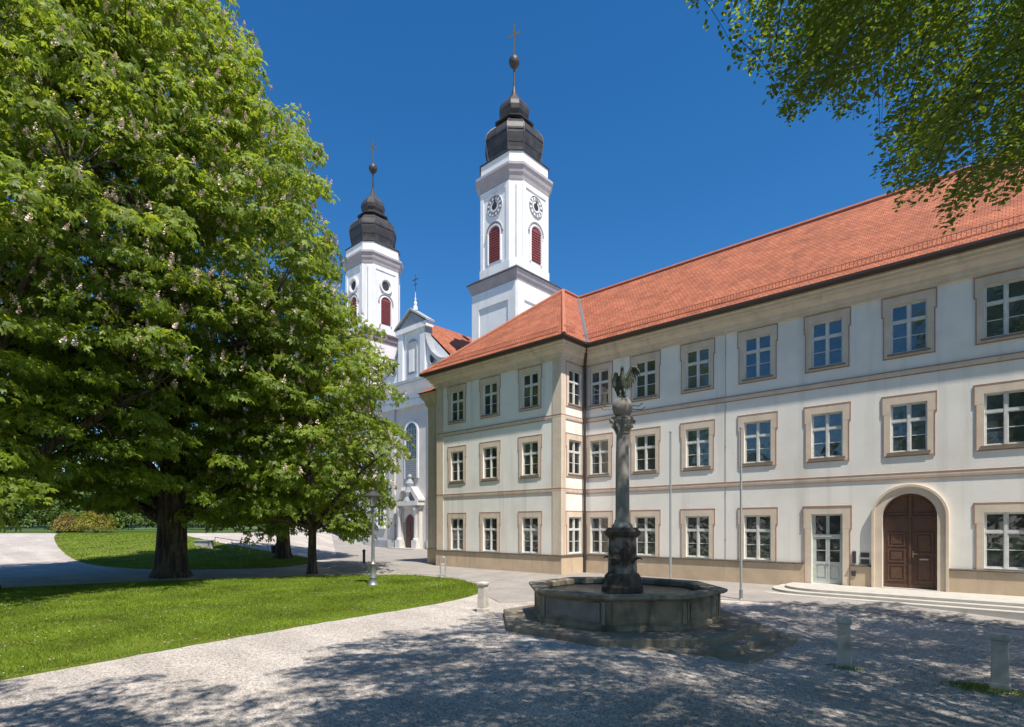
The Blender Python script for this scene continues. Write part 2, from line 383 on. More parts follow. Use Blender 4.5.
# ------------------------------------------------------------------ terrain sheets
xs = np.unique(np.concatenate([np.linspace(-900, -130, 24), np.linspace(-130, -45, 60), np.arange(-45, 25, .6), np.linspace(25, 700, 24)]))
ys = np.unique(np.concatenate([np.linspace(-500, -20, 18), np.arange(-20, 32, .6), np.linspace(32, 110, 60), np.linspace(110, 1100, 26)]))
gx, gy = np.meshgrid(xs, ys); gz = terrain(gx, gy)
nx = len(xs); ii = np.arange(len(ys) - 1)[:, None] * nx + np.arange(nx - 1)[None]
Fq = np.stack([ii, ii + 1, ii + nx + 1, ii + nx], -1).reshape(-1, 4)
tag(np_obj('ground', np.stack([gx, gy, gz], -1), Fq, M['gravel']), kind='structure')

def densify(pts, step=.5):
    o = []
    for i in range(len(pts)):
        a = Vector(pts[i]); b = Vector(pts[(i + 1) % len(pts)]); n = max(1, int((b - a).length / step))
        for k in range(n): o.append(tuple(a.lerp(b, k / n)))
    return o
def smooth_closed(pts, it=2):
    for _ in range(it):
        o = []
        for i in range(len(pts)):
            a = Vector(pts[i]); b = Vector(pts[(i + 1) % len(pts)]); o += [tuple(a.lerp(b, .25)), tuple(a.lerp(b, .75))]
        pts = o
    return pts
def ragged(pts, amp=.07):
    o = []
    for p in densify(pts, .22):
        a = noise.noise(Vector((p[0] * 2.2, p[1] * 2.2, 3))) + .6 * noise.noise(Vector((p[0] * 6, p[1] * 6, 8)))
        b = noise.noise(Vector((p[0] * 2.2, p[1] * 2.2, 13))) + .6 * noise.noise(Vector((p[0] * 6, p[1] * 6, 18)))
        o.append((p[0] + amp * a, p[1] + amp * b))
    return o
def sheet(name, poly, lift, m, step=.8, kind='structure', skirt=True):
    bd = densify(poly, step); P = np.array(bd)
    x0, y0 = P.min(0); x1, y1 = P.max(0)
    X, Y = np.meshgrid(np.arange(x0, x1, step), np.arange(y0, y1, step)); X = X.ravel(); Y = Y.ravel()
    k = inside(bd, X, Y); pts = [Vector(p) for p in bd] + [Vector((a, b)) for a, b in zip(X[k], Y[k])]
    n = len(bd)
    r = delaunay_2d_cdt(pts, [(i, (i + 1) % n) for i in range(n)], [], 1, 1e-4)
    mb = MB(); mb.v = [(v.x, v.y, hz(v.x, v.y) + lift) for v in r[0]]; mb.f = [tuple(f) for f in r[2]]
    if skirt:
        for i in range(n):
            a = bd[i]; b = bd[(i + 1) % n]; za = hz(*a); zb = hz(*b)
            mb.poly([(a[0], a[1], za + lift), (b[0], b[1], zb + lift), (b[0], b[1], zb - .05), (a[0], a[1], za - .05)])
    o = obj(name, mb, m); tag(o, kind=kind); return o

def outline(px): return [gpx(*p) for p in px]
# front lawn
LAWN1 = ragged(smooth_closed(outline([(-330, 735), (-120, 706), (0, 682), (100, 663), (200, 645), (330, 622), (440, 604), (474, 596), (484, 590), (470, 582), (440, 577.5), (400, 575), (330, 575.5), (250, 579), (150, 582), (60, 586), (0, 590), (-120, 596), (-330, 612)]), 2))
sheet('front_lawn', LAWN1, .035, M['soil'])
LAWN2 = ragged(smooth_closed(outline([(54, 541), (55, 535), (70, 532.5), (140, 532.5), (200, 541), (255, 549), (300, 556), (322, 561), (300, 566), (240, 569), (150, 570), (95, 566), (66, 556)]), 2))
sheet('rear_lawn', LAWN2, .035, M['soil'], 1.0)
# paving in front of the buildings and towards the church
pv = [gpx(536, 601), gpx(500, 603), gpx(486, 596), gpx(484, 589), gpx(470, 580.5), gpx(440, 576), gpx(400, 573.5), gpx(345, 573), gpx(322, 566), gpx(338, 558)]
pv += [(-70, 40.5), (-28, 40.5), (-28, 23.6), (-17, 22.9), (-17, 24.6), (12, 24.6), (12, 20.0), (0, 20.1), (-7, 19.4), (-12, 18.3)]
sheet('paving', pv, .018, M['paving'], .8)

# ------------------------------------------------------------------ grass
rng = np.random.default_rng(7)
def blades(name, poly, n, hmin, hmax, wid, bias=True):
    P = np.array(poly); out = []
    x0, y0 = P.min(0); x1, y1 = P.max(0); got = 0
    while got < n:
        q = rng.random((n * 2, 2)) * (x1 - x0, y1 - y0) + (x0, y0)
        q = q[inside(poly, q[:, 0], q[:, 1])]
        if bias:
            d = np.hypot(q[:, 0], q[:, 1]); q = q[rng.random(len(q)) < np.clip((13 / d) ** 1.3, 0, 1)]
            u, v, z = project(np.c_[q, np.zeros(len(q))]); q = q[(u > -80) & (u < 1100) & (z > 0)]
        out.append(q); got += len(q)
    q = np.concatenate(out)[:n]
    d = np.hypot(q[:, 0], q[:, 1])
    z = terrain(q[:, 0], q[:, 1]) + .03
    a = rng.random(n) * 6.283; h = rng.uniform(hmin, hmax, n) * (1 + .35 * np.sin(q[:, 0] * 1.7) * np.sin(q[:, 1] * 1.3)); w = wid * np.clip(d / 12, 1, 2.2); l = rng.normal(0, .5, (n, 2)) * h[:, None]
    V = np.zeros((n, 3, 3)); dx = np.cos(a) * w; dy = np.sin(a) * w
    V[:, 0] = np.c_[q[:, 0] - dx, q[:, 1] - dy, z]; V[:, 1] = np.c_[q[:, 0] + dx, q[:, 1] + dy, z]
    V[:, 2] = np.c_[q[:, 0] + l[:, 0], q[:, 1] + l[:, 1], z + h]
    o = np_obj(name, V, np.arange(n * 3).reshape(n, 3), M['grassblade'])
    return o
tag(blades('lawn_grass', LAWN1, 230000, .03, .065, .008), 'short bright green mown grass of the front lawn', 'grass', kind='stuff')
tag(blades('lawn_grass', LAWN2, 45000, .04, .09, .02, False), 'green grass of the rear lawn beyond the path', 'grass', kind='stuff')
def daisies():
    n = 550; P = np.array(LAWN1); x0, y0 = P.min(0); x1, y1 = P.max(0)
    q = rng.random((n * 30, 2)) * (x1 - x0, y1 - y0) + (x0, y0); q = q[inside(LAWN1, q[:, 0], q[:, 1])]
    u, v, z = project(np.c_[q, np.zeros(len(q))]); k = (u > -20) & (u < 470) & (z > 0)
    cl = np.array([noise.noise(Vector((a * .5, b * .5, 0))) for a, b in q[:14000]]); q = q[:14000]; k = k[:14000]
    q = q[k & (cl > -.05)][:n]; n = len(q); z = terrain(q[:, 0], q[:, 1]) + .075 + rng.random(n) * .03; r = .017
    V = np.zeros((n, 6, 3))
    for i in range(6):
        V[:, i] = np.c_[q[:, 0] + r * math.cos(i * 1.0472), q[:, 1] + r * math.sin(i * 1.0472), z + (.004 if i % 2 else 0)]
    F = np.concatenate([np.arange(n)[:, None] * 6 + [0, 1, 2, 3], np.arange(n)[:, None] * 6 + [0, 3, 4, 5]])
    tag(np_obj('daisies', V, F, M['daisy']), 'tiny white daisies sprinkled over the front lawn', 'daisies', kind='stuff')
daisies()
def pebbles():
    n = 26000; d = 6.5 + 11 * rng.random(n) ** 1.5; u = rng.uniform(-1.0, 1.05, n); x, y = c2w(u * d, d)
    k = ~inside(LAWN1, x, y); x, y = x[k], y[k]; fx, fy = c2w(3.02, 15.45); k = np.hypot(x - fx, y - fy) > 4.3; x, y = x[k], y[k]; n = len(x)
    z = terrain(x, y) + .002; r_ = rng.uniform(.006, .016, n) * rng.choice([1, 1, 1.7], n); a = rng.random(n) * 6.28; e = rng.uniform(.6, 1, n)
    V = np.zeros((n, 5, 3))
    for i in range(4): V[:, i] = np.c_[x + r_ * np.cos(a + i * 1.571), y + r_ * e * np.sin(a + i * 1.571), z]
    V[:, 4] = np.c_[x, y, z + r_ * .8]
    F = np.concatenate([np.arange(n)[:, None] * 5 + [i, (i + 1) % 4, 4] for i in range(4)])
    m = mat('pebble', (.42, .38, .34), .9, (.20, .18, .165), 60, lo=.4, hi=.6)
    tag(np_obj('pebbles', V, F, m), 'loose pale pebbles scattered on the gravel forecourt', 'pebbles', kind='stuff')
pebbles()

# ------------------------------------------------------------------ monastery building
bld = thing('monastery_building', 'long three storey white building with beige window surrounds and orange tiled roof', 'building', (0, 0, 0))
XR = 10.0; YB = 36.3; ZE = 10.85; ZTOP = 11.7
COLS = [-16.0 + 2.59 * k for k in range(10)]        # main front window axes
FL = [(1.20, 3.05), (5.22, 6.95), (8.74, 10.50)]     # opening bottoms and tops
OW = 1.08
def wall(mb, o, u, holes, u1, z0, z1, inward, depth=.22):
    """wall sheet with rectangular openings and reveals; o origin xy, u direction"""
    us = sorted({0, u1} | {h[0] for h in holes} | {h[1] for h in holes}); zs = sorted({z0, z1} | {h[2] for h in holes} | {h[3] for h in holes})
    P = lambda a, z, d=0: (o[0] + u[0] * a + inward[0] * d, o[1] + u[1] * a + inward[1] * d, z)
    for i in range(len(us) - 1):
        for k in range(len(zs) - 1):
            a, b, c, d = us[i], us[i + 1], zs[k], zs[k + 1]; m, n = (a + b) / 2, (c + d) / 2
            if any(h[0] < m < h[1] and h[2] < n < h[3] for h in holes): continue
            mb.poly([P(a, c), P(b, c), P(b, d), P(a, d)])
    for h in holes:
        a, b, c, d = h
        for (p, q) in (((a, c), (b, c)), ((b, c), (b, d)), ((b, d), (a, d)), ((a, d), (a, c))):
            mb.poly([P(p[0], p[1]), P(q[0], q[1]), P(q[0], q[1], depth), P(p[0], p[1], depth)])
wins = []     # (x, y, z0, rz, floor)
holes = []
ARCH = (-3.03, .81, 2.95, .37)      # centre, radius, spring, foot
for k, cx in enumerate(COLS):
    for fl, (a, b) in enumerate(FL):
        if fl == 0 and k in (4, 5): continue
        holes.append((cx - OW / 2 - XC, cx + OW / 2 - XC, a, b)); wins.append((cx, YF, a, 0, fl))
DX = COLS[4]
holes.append((DX - OW / 2 - XC, DX + OW / 2 - XC, .372, 3.06))
ah = (ARCH[0] - ARCH[1] - XC, ARCH[0] + ARCH[1] - XC, ARCH[3], ARCH[2] + ARCH[1])
mw = MB()
wall(mw, (XC, YF), (1, 0), holes, ah[0] - .5, -.3, ZTOP, (0, 1)) if False else None
# main front: the arched doorway is left as a rectangle, its two spandrels are filled
hs_all = holes + [ah]
us_holes = [h for h in hs_all if h is not ah]
wall(mw, (XC, YF), (1, 0), us_holes + [ah], XR - XC, -.3, ZTOP, (0, 1))
n_last = 4
mw.f = mw.f[:-4]                     # the arch gets its own curved reveal
arc = [(ARCH[0] + ARCH[1] * math.cos(t), ARCH[2] + ARCH[1] * math.sin(t)) for t in [math.pi * k / 20 for k in range(21)]]
for k in range(20):
    a, b = arc[k], arc[k + 1]; zt = ARCH[2] + ARCH[1]
    mw.poly([(a[0], YF, a[1]), (a[0], YF, zt), (b[0], YF, zt), (b[0], YF, b[1])])
    mw.poly([(a[0], YF, a[1]), (b[0], YF, b[1]), (b[0], YF + .3, b[1]), (a[0], YF + .3, a[1])])
for x in (ARCH[0] - ARCH[1], ARCH[0] + ARCH[1]):
    mw.poly([(x, YF, ARCH[3]), (x, YF, ARCH[2]), (x, YF + .3, ARCH[2]), (x, YF + .3, ARCH[3])])
# wing front
LC = [-24.55, -21.85, -18.95]
lh = []
for cx in LC:
    for fl, (a, b) in enumerate(FL): lh.append((cx - OW / 2 - XL, cx + OW / 2 - XL, a, b)); wins.append((cx, YL, a, 0, fl))
wall(mw, (XL, YL), (1, 0), lh, XC - XL, -.3, ZTOP, (0, 1))
# return of the wing
RW = .92; ry = YL + 1.17; rh = []
for fl, (a, b) in enumerate(FL): rh.append((ry - OW / 2 - YL, ry + OW / 2 - YL, a, b)); wins.append((XC, ry, a, R(90), fl))
wall(mw, (XC, YL), (0, 1), rh, YF - YL, -.3, ZTOP, (-1, 0))
# hidden sides
for q in ([(XL, YL), (XL, 37.6)], [(XL, 37.6), (XC, 37.6)], [(XC, 37.6), (XC, YB)], [(XC, YB), (XR, YB)], [(XR, YB), (XR, YF)]):
    (a, b), (c, d) = q; mw.poly([(a, b, -.3), (c, d, -.3), (c, d, ZTOP), (a, b, ZTOP)])
obj('wall', mw, M['white'], bld)
PATH = [(XL, 37.6), (XL, YL), (XC, YL), (XC, YF), (XR, YF)]
def segs(path, gaps):
    """the main front part of a path broken at gaps in x"""
    out = []; base = path[:-1]; cur = list(base); y = path[-1][1]
    for a, b in gaps:
        out.append(cur + [(a, y)]); cur = [(b, y)]
    out.append(cur + [path[-1]]); return out
gaps_d = [(DX - .80, DX + .80), (ARCH[0] - 1.12, ARCH[0] + 1.12)]
pl = MB(); ld = MB()
# plinth stays below the ground floor windows
for p in segs(PATH, gaps_d):
    pl.sweep([(-.02, -.3), (.07, -.3), (.07, 1.10), (-.02, 1.10)], p); ld.sweep([(-.02, 1.102), (.12, 1.102), (.12, 1.135), (.06, 1.165), (-.02, 1.165)], p)
obj('plinth', pl, M['plinth'], bld); obj('plinth_ledge', ld, M['ledge'], bld)
for z in (4.39, 8.05):
    a = MB().sweep([(-.02, z - .10), (.025, z - .10), (.035, z - .02), (.035, z + .06), (-.02, z + .06)], PATH)
    sc = obj('string_course', a, M['beige'], bld)
    r_ = MB().sweep([(-.02, z + .062), (.042, z + .062), (.042, z + .10), (-.02, z + .10)], PATH)
    r_.sweep([(-.02, z - .135), (.028, z - .135), (.028, z - .103), (-.02, z - .103)], PATH)
    obj('painted_line', r_, M['red'], sc)
cp = [(-.02, 10.86), (.10, 10.86), (.10, 10.98), (.16, 11.0), (.17, 11.12), (.26, 11.18), (.34, 11.28), (.36, 11.38), (.46, 11.40), (.47, 11.50), (.52, 11.54), (.52, 11.62), (-.02, 11.62)]
obj('cornice', MB().sweep(cp, PATH), M['beige'], bld)
gu = [(.52, 11.60), (.72, 11.60), (.78, 11.66), (.78, 11.75), (.72, 11.77), (.52, 11.70)]
obj('gutter', MB().sweep(gu, PATH), M['brownpipe'], bld)
# corner pilasters of the wing
pa = MB().box(XL - .03, XL + .55, YL - .03, YL + .6, 1.17, 10.86)
obj('corner_pilaster', pa, M['beige'], bld)
pa = MB(); 
pa.prism_z([(XC - .52, YL - .03), (XC + .03, YL - .03), (XC + .03, YL + .34), (XC - .52, YL + .34)], 1.17, 10.86)
obj('corner_pilaster', pa, M['beige'], bld)
# roof
EO = .72; ER = 11.72; ZR = 17.45
A = (XL - EO, YL - EO, ER); B = (XC + EO, YL - EO, ER); C_ = (XC + EO, YF - EO, ER); D = (XR + .5, YF - EO, ER)
P_ = (-21.62, 28.6, ZR); Q = (-21.62, 30.25, ZR); E_ = (XR + .5, 30.25, ZR); A2 = (XL - EO, 38, ER); P2 = (-21.62, 38, ZR)
YBE = 30.25 * 2 - (YF - EO); C2 = (XC + EO, YBE, ER); D2 = (XR + .5, YBE, ER); B2 = (XC + EO, 38, ER)
rf = MB()
for q in ([A, B, P_], [B, C_, Q, P_], [C_, D, E_, Q], [A2, A, P_, P2], [Q, E_, D2, C2], [P2, Q, C2, B2]):
    rf.poly(q)
top = list(rf.f)
for q in ([A, B, P_], [B, C_, Q, P_], [C_, D, E_, Q], [A2, A, P_, P2], [Q, E_, D2, C2], [P2, Q, C2, B2]):
    rf.poly([(p[0], p[1], p[2] - .09) for p in reversed(q)])
for a, b in ((A2, A), (A, B), (B, C_), (C_, D), (D, E_), (E_, D2)):
    rf.poly([(a[0], a[1], a[2] - .09), (b[0], b[1], b[2] - .09), b, a])
roof = obj('roof', rf, M['tile'], bld, uvf=roof_uv)
rd = MB()
rd.tube([(P_[0], P_[1], P_[2] + .03), (P2[0], P2[1], P2[2] + .03)], .13, 8); rd.tube([(Q[0], Q[1], Q[2] + .03), (E_[0], E_[1], E_[2] + .03)], .13, 8)
for a in (A, B): rd.tube([(a[0], a[1], a[2] + .03), (P_[0], P_[1], P_[2] + .03)], .11, 8)
obj('ridge_tiles', rd, M['ridge'], roof)
obj('valley_flashing', MB().tube([(C_[0], C_[1], C_[2] + .015), (Q[0], Q[1], Q[2] + .01)], .10, 6), M['pewter'], roof)
sg = MB()
def guard(a, b, n_out, sl):
    """lattice snow guard standing on the slope parallel to an eave"""
    a = Vector(a); b = Vector(b); up = Vector((-n_out[0], -n_out[1], sl)).normalized()
    a = a + up * .62; b = b + up * .62; L_ = (b - a).length; n = int(L_ / .13)
    for z in (.05, .27): sg.tube([a + Vector((0, 0, z)), b + Vector((0, 0, z))], .014, 4)
    for k in range(n + 1):
        p = a.lerp(b, k / n); sg.box(p.x - .010, p.x + .010, p.y - .010, p.y + .010, p.z + .04, p.z + .28)
sl_f = (ZR - ER) / (30.25 - (YF - EO)); sl_w = (ZR - ER) / (28.6 - (YL - EO)); sl_s = (ZR - ER) / (XC + EO + 21.62)
guard((XC + EO - .7, YF - EO, ER), (XR, YF - EO, ER), (0, -1), sl_f)
guard((XL - EO + .7, YL - EO, ER), (XC + EO - .7, YL - EO, ER), (0, -1), sl_w)
guard((XC + EO, YL - EO + .6, ER), (XC + EO, YF - EO - .5, ER), (1, 0), sl_s)
obj('snow_guard', sg, M['ridge'], roof)
# windows: one of each kind, then copies
def make_window(h, ground):
    w = MB(); g = .2; fw = .036; W2 = OW / 2
    y0, y1 = .075, .135
    w.box(-W2, -W2 + fw, y0, y1, 0, h); w.box(W2 - fw, W2, y0, y1, 0, h); w.box(-W2 + fw, W2 - fw, y0, y1, 0, fw + .01); w.box(-W2 + fw, W2 - fw, y0, y1, h - fw, h)
    tz = h * .655
    w.box(-.042, .042, y0 - .022, y1, fw, h - fw); w.box(-W2 + fw, W2 - fw, y0 - .012, y1 - .004, tz - .04, tz + .04)
    for s in (-1, 1):                # casements
        a, b = sorted((s * .043, s * (W2 - fw - .001)))
        for (z0, z1) in ((fw + .012, tz - .041), (tz + .041, h - fw - .002)):
            w.box(a, a + .026, y0 + .012, y1 - .01, z0, z1); w.box(b - .026, b, y0 + .012, y1 - .01, z0, z1)
            w.box(a + .027, b - .027, y0 + .012, y1 - .01, z0, z0 + .028); w.box(a + .027, b - .027, y0 + .012, y1 - .01, z1 - .028, z1)
        zm = fw + (tz - fw) * .5
        w.box(a + .027, b - .027, y0 + .022, y1 - .02, zm - .013, zm + .013)
    win = obj('window', w, M['wood_white'], None)
    p = MB()
    for s in (-1, 1):
        a, b = sorted((s * .068, s * (W2 - fw - .026)))
        for z0, z1 in ((fw + .038, zm), (zm, tz - .068), (tz + .068, h - fw - .028)):
            j = [random.uniform(-.0035, .0035) for _ in range(4)]
            p.poly([(a, y1 - .022 + j[0], z0), (b, y1 - .022 + j[1], z0), (b, y1 - .022 + j[2], z1), (a, y1 - .022 + j[3], z1)])
    obj('pane', p, M['glass'], win)
    s = MB(); o = W2 + .235; e = W2 + .19; zt = h + .28; zb = -.12 if not ground else -.032; ze = h * .80
    y = -.024
    # surround with wider ears at the top
    s.prism_y([(-o, ze), (-W2, ze), (-W2, h), (W2, h), (W2, ze), (o, ze), (o, zt), (-o, zt)], y, .02)
    s.box(-e, -W2, y + .002, .02, zb, ze - .001); s.box(W2, e, y + .002, .02, zb, ze - .001)
    if not ground: s.box(-W2, W2, y + .003, .02, zb, -.002)
    obj('surround', s, M['beige'], win)
    r = MB(); q = .035
    r.box(-o - q, o + q, y - .007, .02, zt + .001, zt + .04)
    for sg_ in (-1, 1):
        a, b = sorted((sg_ * (o + .001), sg_ * (o + q))); r.box(a, b, y - .004, .02, ze, zt)
        a, b = sorted((sg_ * (e + .001), sg_ * (o + q))); r.box(a, b, y - .005, .02, ze - q, ze - .001)
        a, b = sorted((sg_ * (e + .001), sg_ * (e + q - .006))); r.box(a, b, y - .006, .02, zb, ze - q - .001)
    if not ground: r.box(-e - q, e + q, y - .008, .02, zb - .035, zb - .001)
    obj('painted_outline', r, M['red'], win)
    si = MB().box(-W2 - .09 if not ground else -W2 + .001, W2 + .09 if not ground else W2 - .001, -.065 if not ground else -.015, .074, -.045 if not ground else .0, .012 if not ground else .014)
    obj('sill', si, M['sillm'] if not ground else M['wood_white'], win)
    return win
protos = [make_window(FL[k][1] - FL[k][0], k == 0) for k in range(3)]
used = [False] * 3
for (x, y, z, rz, fl) in wins:
    if not used[fl]: o = protos[fl]; used[fl] = True; o.parent = bld
    else: o = copy_tree(protos[fl], bld)
    o.location = (x, y, z); o.rotation_euler = (0, 0, rz); o['group'] = 'sash windows of the long building'
# arched doorway
as_ = MB(); n = 24
def archring(r0, r1, y0, y1, foot):
    i0 = [(ARCH[0] + r0, foot)] + [(ARCH[0] + r0 * math.cos(math.pi * k / n), ARCH[2] + r0 * math.sin(math.pi * k / n)) for k in range(n + 1)] + [(ARCH[0] - r0, foot)]
    i1 = [(ARCH[0] + r1, foot)] + [(ARCH[0] + r1 * math.cos(math.pi * k / n), ARCH[2] + r1 * math.sin(math.pi * k / n)) for k in range(n + 1)] + [(ARCH[0] - r1, foot)]
    as_.loft([[(a[0], y0, a[1]), (b[0], y0, b[1]), (b[0], y1, b[1]), (a[0], y1, a[1])] for a, b in zip(i0, i1)])
archring(.80, 1.04, YF - .09, YF + .02, .372); archring(1.04, 1.12, YF - .15, YF + .02, .372)
obj('door_arch', as_, M['beige'], bld, smooth=True)
yd = YF + .2
def leaf(s, panels=True):
    """one door leaf as a mesh with raised panel frames"""
    mb = MB(); r = ARCH[1] - .005
    a, b = (ARCH[0] - r, ARCH[0] - .006) if s < 0 else (ARCH[0] + .006, ARCH[0] + r)
    mb.box(a, b, yd, yd + .07, .39, 2.88)
    w = b - a
    for z0, z1 in ((.62, 1.22), (1.30, 1.78), (1.86, 2.38)) if s < 0 else ((.62, 1.5), (1.62, 2.38)):
        x0, x1 = a + .13, b - .13
        for k, (d, y) in enumerate(((0, .03), (.06, .012))):
            if k == 0:
                mb.box(x0, x1, yd - y, yd + .01, z0, z0 + .055); mb.box(x0, x1, yd - y, yd + .01, z1 - .055, z1)
                mb.box(x0, x0 + .055, yd - y, yd + .01, z0 + .056, z1 - .056); mb.box(x1 - .055, x1, yd - y, yd + .01, z0 + .056, z1 - .056)
            else: mb.box(x0 + .1, x1 - .1, yd - .022, yd + .01, z0 + .1, z1 - .1)
    mb.box(a + .02, b - .02, yd - .018, yd + .01, .40, .52)
    return mb
dl = obj('door', leaf(-1), M['doorwood'], bld, bevel=.006); dr = obj('door', leaf(1), M['doorwood'], bld, bevel=.006)
hd = MB(); hx = ARCH[0] + .09
hd.box(hx - .03, hx + .03, yd - .035, yd, 1.48, 1.72); hd.tube([(hx, yd - .02, 1.62), (hx, yd - .09, 1.62), (hx + .13, yd - .09, 1.61)], .014, 6)
obj('handle', hd, M['brass'], dr)
obj('letter_plate', MB().box(hx + .18, hx + .44, yd - .028, yd - .001, 1.40, 1.49), M['steel'], dr)
fan = MB(); r = ARCH[1] - .004
fan.prism_y([(ARCH[0] + r * math.cos(math.pi * k / 24), ARCH[2] + r * math.sin(math.pi * k / 24)) for k in range(25)], yd + .004, yd + .07)
for s in (-1, 1):
    pts = [(ARCH[0] + s * .10, ARCH[2] + .1)] + [(ARCH[0] + s * (r - .13) * math.cos(t), ARCH[2] + .02 + (r - .13) * math.sin(t)) for t in [.13 + 1.3 * k / 10 for k in range(11)]]
    fan.tube([(p[0], yd - .002, p[1]) for p in pts + [pts[0]]], .022, 5)
fan.box(ARCH[0] - r, ARCH[0] + r, yd - .03, yd + .06, 2.882, 2.948)
fan.box(ARCH[0] - .05, ARCH[0] + .05, yd - .022, yd + .01, 2.95, ARCH[2] + r - .01)
obj('fanlight_panel', fan, M['doorwood'], bld, bevel=.005)
obj('astragal', MB().box(ARCH[0] - .035, ARCH[0] + .035, yd - .035, yd - .001, .40, 2.88), M['doorwood'], dl)
# glazed side door
gd = MB(); W2 = OW / 2; y0 = YF + .13
gd.box(DX - W2, DX - W2 + .06, y0, y0 + .07, .375, 3.06); gd.box(DX + W2 - .06, DX + W2, y0, y0 + .07, .375, 3.06); gd.box(DX - W2 + .06, DX + W2 - .06, y0, y0 + .07, 3.0, 3.06)
gd.box(DX - W2 + .06, DX + W2 - .06, y0 - .02, y0 + .06, 2.18, 2.28)
for s in (-1, 1):
    a, b = sorted((DX + s * .004, DX + s * (W2 - .061)))
    gd.box(a, a + .07, y0 + .006, y0 + .06, .385, 2.178); gd.box(b - .07, b, y0 + .006, y0 + .06, .385, 2.178)
    gd.box(a + .07, b - .07, y0 + .007, y0 + .06, .385, .56); gd.box(a + .07, b - .07, y0 + .007, y0 + .06, 2.10, 2.177); gd.box(a + .07, b - .07, y0 + .007, y0 + .06, 1.12, 1.22)
    gd.box(a + .07, b - .07, y0 + .03, y0 + .05, .56, 1.12); gd.box(a + .12, b - .12, y0 + .016, y0 + .04, .62, 1.06)
    gd.box(a + .07, b - .07, y0 + .018, y0 + .05, 1.64, 1.67)
    gd.box(a, a + .05, y0 + .005, y0 + .06, 2.285, 2.998); gd.box(b - .05, b, y0 + .005, y0 + .06, 2.285, 2.998)
gdo = obj('glazed_door', gd, M['doorgrey'], bld)
gp = MB()
for s in (-1, 1):
    a, b = sorted((DX + s * .05, DX + s * (W2 - .12)))
    for z0, z1 in ((1.22, 1.64), (1.67, 2.10), (2.28, 3.0)): gp.poly([(a, y0 + .035, z0), (b, y0 + .035, z0), (b, y0 + .035, z1), (a, y0 + .035, z1)])
obj('pane', gp, M['glass'], gdo)
obj('handle', MB().tube([(DX + .05, y0 + .0, 1.38), (DX + .05, y0 - .05, 1.38), (DX + .17, y0 - .05, 1.37)], .012, 6), M['brass'], gdo)
ds = MB(); o = W2 + .27; e = W2 + .225
ds.prism_y([(DX - o, 2.5), (DX - W2, 2.5), (DX - W2, 3.06), (DX + W2, 3.06), (DX + W2, 2.5), (DX + o, 2.5), (DX + o, 3.34), (DX - o, 3.34)], YF - .045, YF + .02)
ds.box(DX - e, DX - W2, YF - .043, YF + .02, .372, 2.499); ds.box(DX + W2, DX + e, YF - .043, YF + .02, .372, 2.499)
dso = obj('door_surround', ds, M['beige'], bld)
dq = MB().box(DX - o - .035, DX + o + .035, YF - .06, YF + .02, 3.341, 3.38)
for s in (-1, 1):
    a, b = sorted((DX + s * (o + .001), DX + s * (o + .035))); dq.box(a, b, YF - .05, YF + .02, 2.5, 3.34)
    a, b = sorted((DX + s * (e + .001), DX + s * (e + .03))); dq.box(a, b, YF - .05, YF + .02, .38, 2.46)
obj('painted_outline', dq, M['red'], dso)
# downpipes, lightning conductor
dp = MB(); x, y = XC + .16, YF - .16
dp.tube([(x + .36, y - .36, 11.62), (x + .25, y - .25, 11.35), (x, y, 10.8), (x, y, .2)], .065, 8)
for z in (10.2, 7.5, 5, 2.6): dp.lathe([(.07, 0), (.07, .05)], 8, (x, y, z))
obj('downpipe', dp, M['brownpipe'], bld)
lc = MB().tube([(-9.55, YF - .014, 11.0), (-9.55, YF - .014, .2)], .007, 5)
for z in (2, 4, 6, 8, 10): lc.box(-9.57, -9.53, YF - .022, YF + .01, z, z + .03)
obj('lightning_conductor', lc, M['pewter'], bld)
# small fittings beside the doors
obj('intercom', MB().box(-4.78, -4.66, YF - .05, YF + .01, 1.22, 1.66), M['plaque'], bld)
for z in (1.20, 1.44): obj('plaque', MB().box(-4.52, -4.24, YF - .025, YF + .01, z, z + .17), M['plaque'], bld)
obj('letter_box', MB().box(-4.80, -4.66, YF - .10, YF - .07, .74, .92), M['plaque'], bld)
# link block between wing and church
lx0, lx1, ly = -28.2, XL - .005, 23.15
lk = MB().box(lx0, lx1, ly, 39.5, -.3, 11.0)
link = obj('link_wall', lk, M['white'], bld)
LP = [(lx0, 39.5), (lx0, ly), (lx1, ly)]
obj('link_plinth', MB().sweep([(-.02, -.3), (.07, -.3), (.07, 1.1), (-.02, 1.1)], LP).sweep([(-.02, 1.102), (.12, 1.102), (.12, 1.16), (-.02, 1.16)], LP), M['plinth'], link)
obj('link_cornice', MB().sweep([(-.02, 10.2), (.12, 10.2), (.2, 10.5), (.4, 10.8), (.45, 11.0), (-.02, 11.0)], LP).sweep([(-.02, 4.3), (.06, 4.3), (.06, 4.46), (-.02, 4.46)], LP), M['beige'], link)
obj('corner_pilaster', MB().box(lx0 - .04, lx0 + .7, ly - .05, ly + .5, 1.17, 10.2).box(lx1 - .5, lx1 - .02, ly - .05, ly + .5, 1.17, 10.2), M['beige'], link)
lr = MB(); q = [(lx0 - .55, ly - .55, 11.03), (lx1, ly - .55, 11.03), (lx1, ly + 3, 12.5), (lx0 - .55, ly + 3, 12.5)]
lr.poly([(lx0 - .55, ly - .55, 11.03), (lx1 - .02, ly - .55, 11.03), (lx1 - .02, ly + 1.9, 12.6)]); lr.poly([(lx0 - .55, ly - .55, 11.03), (lx1 - .02, ly + 1.9, 12.6), (lx1 - .02, 39.5, 12.6), (lx0 - .55, 39.5, 11.03)])
obj('roof', lr, M['tile'], link, uvf=roof_uv)

